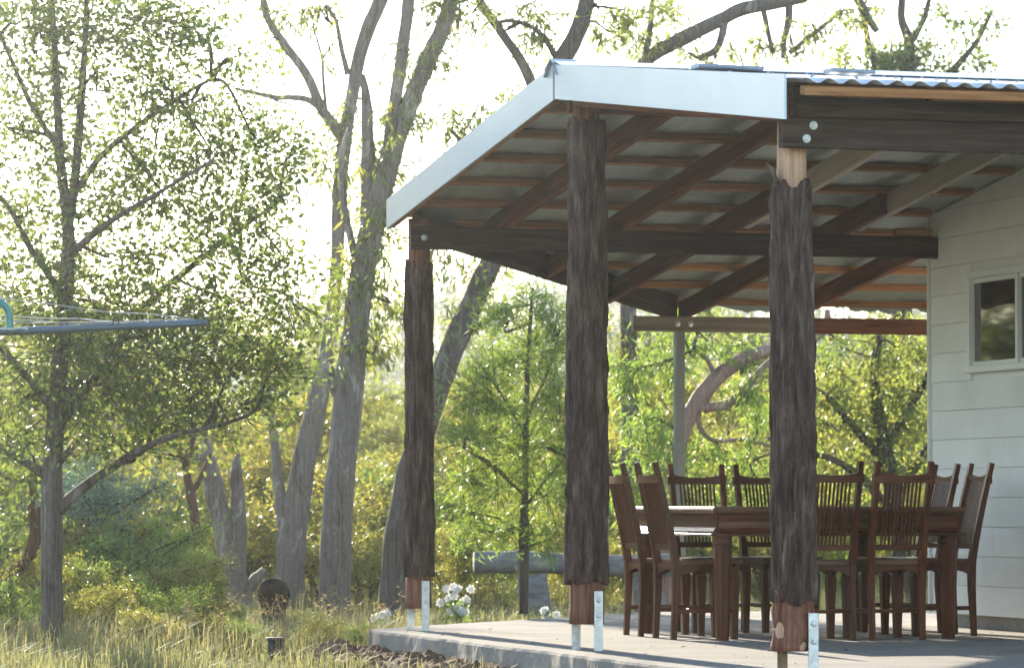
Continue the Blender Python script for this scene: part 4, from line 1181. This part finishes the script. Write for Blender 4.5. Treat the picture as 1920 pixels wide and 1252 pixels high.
# bare soil heap against the slab edge, with clods
nx_, ny_ = 420, 60
V = np.zeros((ny_, nx_, 3))
for j, w in enumerate(np.linspace(-4.5, 4.05, nx_)):
    for i, t in enumerate(np.linspace(0, 1, ny_)):
        x_ = -.20 - t * .75
        p = loc(x_, w)
        V[i, j] = (p[0], p[1], float(ground_h(p[0], p[1])) - .03 + .10 * math.sin(math.pi * min(1, .25 + t * .75)) ** 1.2)
V[..., 2] += (.035 * fbm(V * np.array([6, 6, 0]), 3, 41) + .028 * np.abs(fbm(V * np.array([24, 24, 0]), 3, 43))) * np.sin(np.linspace(.25, 1, ny_) * math.pi)[:, None]
idx = np.arange(nx_ * ny_).reshape(ny_, nx_)
mb = MB(); mb.add(V, np.stack([idx[:-1, :-1], idx[:-1, 1:], idx[1:, 1:], idx[1:, :-1]], -1).reshape(-1, 4)[:, ::-1])
tag(mb.build('soil', M_soil, None, True), 'bare brown soil heaped along the slab edge', None, None, 'structure')
# dry leaves and grit on the slab
mb = MB(); n_ = 70
P = np.array([loc(g.uniform(-.1, 3.2), g.uniform(-3.4, 3.5), .006) for _ in range(n_)])
V, f = leaf_arrays(P, unit(np.column_stack([g.normal(0, 1, (n_, 2)), g.normal(0, .15, n_)])), np.tile([0, 0, 1.0], (n_, 1)) + g.normal(0, .2, (n_, 3)), g.uniform(.015, .05, n_), g.uniform(.008, .016, n_), True)
mb.add(V + np.array([0, 0, .003]), f, .1)
tag(mb.build('leaf_litter', M_twig), 'scattered dry leaves lying on the concrete patio', 'leaves', None, 'stuff')

# ------------------------------------------------------------------ log bench
bb = on(1000, 1160, -.2); BY = float(bb[1])
bench = empty('log_bench', (float(bb[0]), BY, float(ground_h(bb[0], BY))))
tag(bench, 'rustic bench of a grey weathered log on stump legs behind the middle post', 'bench')
bz = float(ground_h(bb[0], BY))
a_, b_ = at(889, 1054, BY), at(1262, 1060, BY + .25)
n_ = 24
P = np.array([a_ + (b_ - a_) * t for t in np.linspace(0, 1, n_)]) - np.array([bb[0], BY, bz])
P[:, 2] += .008 * np.sin(np.linspace(0, 7, n_))
mb = MB(); mb.add(*tube_arrays(P, .095 + .006 * np.sin(np.linspace(0, 9, n_)), 18, .07, 3))
mb.build('seat', M_greylog, bench, True)
for px, tw in ((1000, .0), (1215, .2)):
    q = at(px, 1060, BY + tw)
    P = np.array([(q[0] - bb[0] + dx, tw, z) for dx, z in ((.035, -.12), (.02, .05), (.0, .2), (-.015, .36))])
    mb = MB(); V, f = tube_arrays(P, [.16, .145, .135, .13], 18, .1, 7); V[:, 1] = (V[:, 1] - tw) * .55 + tw; mb.add(V, f)
    mb.build('leg', M_greylog, bench, True)

# ------------------------------------------------------------------ clothes hoist
HY = 18.5
tip, root_ = at(387, 605, HY), at(-430, 641, HY + .3)
hoist = empty('clothes_hoist', (root_[0], root_[1], float(ground_h(root_[0], root_[1]))))
tag(hoist, 'grey rotary clothesline arm with sagging wires reaching in from the left', 'clothesline')
base = np.array(hoist.location)
mb = MB(); mb.add(*tube_arrays(np.array([(0, 0, -.1), (0, 0, 1.2), (0, 0, root_[2] - base[2] + .5)]), .03, 16)); mb.build('mast', M_hoist, hoist, True)
mb = MB(); mb.add(*tube_arrays(np.array([root_ + (tip - root_) * t for t in np.linspace(0, 1, 12)]) - base, np.linspace(.021, .0165, 12), 14)); mb.build('arm', M_hoist, hoist, True)
dirn = (tip - root_); hl_ = math.hypot(dirn[0], dirn[1])
for k_ in (1, 2, 3):
    a = math.atan2(dirn[1], dirn[0]) + k_ * math.pi / 2
    e = np.array([math.cos(a) * hl_, math.sin(a) * hl_, dirn[2]])
    mb = MB(); mb.add(*tube_arrays(np.array([root_ - base, root_ - base + e]), [.021, .0165], 12)); mb.build('arm', M_hoist, hoist, True)
C = catmull(np.array([at(17, 622, HY), at(18, 600, HY), at(14, 580, HY), at(2, 568, HY), at(-25, 562, HY + .05), at(-200, 556, HY + .2), at(-428, 552, HY + .3)]) - base, 6)
mb = MB(); mb.add(*tube_arrays(C, .0165, 12)); mb.build('brace', M_hoistflare, hoist, True)
mb = MB(); mb.add(*tube_arrays(catmull(np.array([at(52, 617, HY - .02), at(40, 615, HY - .02), at(20, 617, HY - .02), at(-5, 616, HY - .02)]) - base, 5), .005, 6)); mb.build('bracket', M_galv, hoist, True)
mb = MB(); mb.add(*tube_arrays(catmull(np.array([at(212, 608, HY), at(213, 597, HY), at(218, 594, HY), at(222, 600, HY), at(222, 608, HY)]) - base, 4), .003, 6)); mb.build('wire_hook', M_black, hoist, True)
for pts in ([(368, 600), (300, 590), (250, 588), (190, 584), (100, 572), (30, 562), (-60, 556), (-420, 540)],
            [(214, 603), (180, 600), (150, 599), (90, 598), (30, 594), (-60, 590), (-420, 585)],
            [(214, 604), (150, 605), (90, 604), (50, 606), (-40, 600), (-400, 596)], [(366, 601), (300, 601), (222, 602), (120, 606), (20, 600), (-400, 600)]):
    n_ = len(pts)
    P = catmull(np.array([at(p[0], p[1] + float(rng.normal(0, .8)), HY + .12 * i) for i, p in enumerate(pts)]) - base, 5)
    mb = MB(); mb.add(*tube_arrays(P, .0026, 5)); mb.build('wire', M_wire, hoist, True)

# ------------------------------------------------------------------ small things in the grass
p = on(513, 1175, -.2); Y = float(p[1])
tm = empty('termite_nest', (float(p[0]), Y, float(ground_h(p[0], Y))))
bpy.data.objects.remove(tm)
n_, s_ = 34, 40
prof = [(.02, -.05)] + [(.10 + .02 * t, -.05 + .13 * t) for t in np.linspace(0, 1, 6)] + [(.155 * math.sin(a) ** .8 + .001, .235 - .155 * math.cos(a)) for a in np.linspace(.95, math.pi - .02, 24)]
V, f = lathe_arrays(prof, s_)
V = V * .84 * (1 + .035 * fbm(V * 9, 4, 61)[:, None])
mb = MB(); mb.add(V, f)
o = mb.build('termite_nest', M_termite, None, True); o.location = (float(p[0]), Y, float(ground_h(p[0], Y)) + .03)
tag(o, 'round brown termite nest at the foot of the forked gum', 'termite nest')
p = on(517, 1238, -.2); Y = float(p[1])
pot = empty('plant_pot', (float(p[0]), Y, float(ground_h(p[0], Y)) - .01))
mb = MB(); mb.add(*lathe_arrays([(.044, 0), (.058, .15), (.052, .15), (.040, .02)], 20)); mb.build('body', M_black, pot, True)
mb = MB(); mb.add(*lathe_arrays([(.057, .135), (.063, .138), (.063, .158), (.057, .160)], 20)); mb.build('rim', M_black, pot, True)
tag(pot, 'small black plastic pot half hidden in the grass', 'pot')
# white flowering plant behind the slab corner
for (px, py, lab, sc_, ng) in ((858, 1180, 'white flowering plant in the grass just behind the slab edge', 1.0, 16), (712, 1186, 'small pale pink flower clump at the slab corner', .45, 7), (1022, 1172, 'pale flower clump at the foot of the log bench leg', .4, 6)):
    p = on(px, py, -.2); Y = float(p[1])
    fp = empty('flowering_plant', (float(p[0]), Y, float(ground_h(p[0], Y))))
    tag(fp, lab, 'plant')
    mbs, mbg = MB(), MB()
    for k_ in range(ng):
        a = g.uniform(0, 6.28); r_ = g.uniform(.02, .16) * sc_ ** .5; h_ = g.uniform(.12, .36) * sc_
        tipp = np.array([math.cos(a) * r_, math.sin(a) * r_ * .6, h_])
        mbs.add(*tube_arrays(np.array([(0, 0, -.02), tipp * .6, tipp]), [.003, .002, .0015], 4, cap=False))
        q = 7
        ax = unit(np.column_stack([np.cos(np.arange(q) * .9 + a), np.full(q, -.3) + g.normal(0, .3, q), np.sin(np.arange(q) * .9 + a)]))
        V, f = leaf_arrays(np.tile(tipp, (q, 1)), ax, g.normal(0, .3, (q, 3)) + np.array([0, -1, 0]), np.full(q, .042), np.full(q, .030), True)
        mbp = MB(); mbp.add(V, f, .5); mbp.build('flower', M_white, fp)
        V, f = leaf_arrays(np.tile(tipp * .5, (5, 1)) + g.normal(0, .03, (5, 3)), unit(g.normal(0, 1, (5, 3))), g.normal(0, 1, (5, 3)), np.full(5, .09), np.full(5, .02), True)
        mbg.add(V, f, g.uniform(.3, .8))
    mbs.build('stem', L_wattle, fp); mbg.build('leaves', L_wattle, fp)['kind'] = 'stuff'

# ------------------------------------------------------------------ haze in the valley air
V = np.array([(x, y, z) for z in (-14, 34) for y in (-160, 770) for x in (-630, 630)], float)
mb = MB(); mb.add(V, np.array([(0, 2, 3, 1), (4, 5, 7, 6), (0, 1, 5, 4), (2, 6, 7, 3), (0, 4, 6, 2), (1, 3, 7, 5)]))
hm = bpy.data.materials.new('haze_air'); hm.use_nodes = True
hn = hm.node_tree
for n_ in list(hn.nodes): hn.nodes.remove(n_)
ho = hn.nodes.new('ShaderNodeOutputMaterial'); hv = hn.nodes.new('ShaderNodeVolumePrincipled')
hv.inputs['Color'].default_value = (.90, .95, 1.0, 1)
hv.inputs["Density"].default_value = .00045
hv.inputs['Anisotropy'].default_value = .9
hn.links.new(hv.outputs[0], ho.inputs['Volume'])
tag(mb.build('haze', hm), 'pale morning haze filling the valley air', 'haze', None, 'stuff')
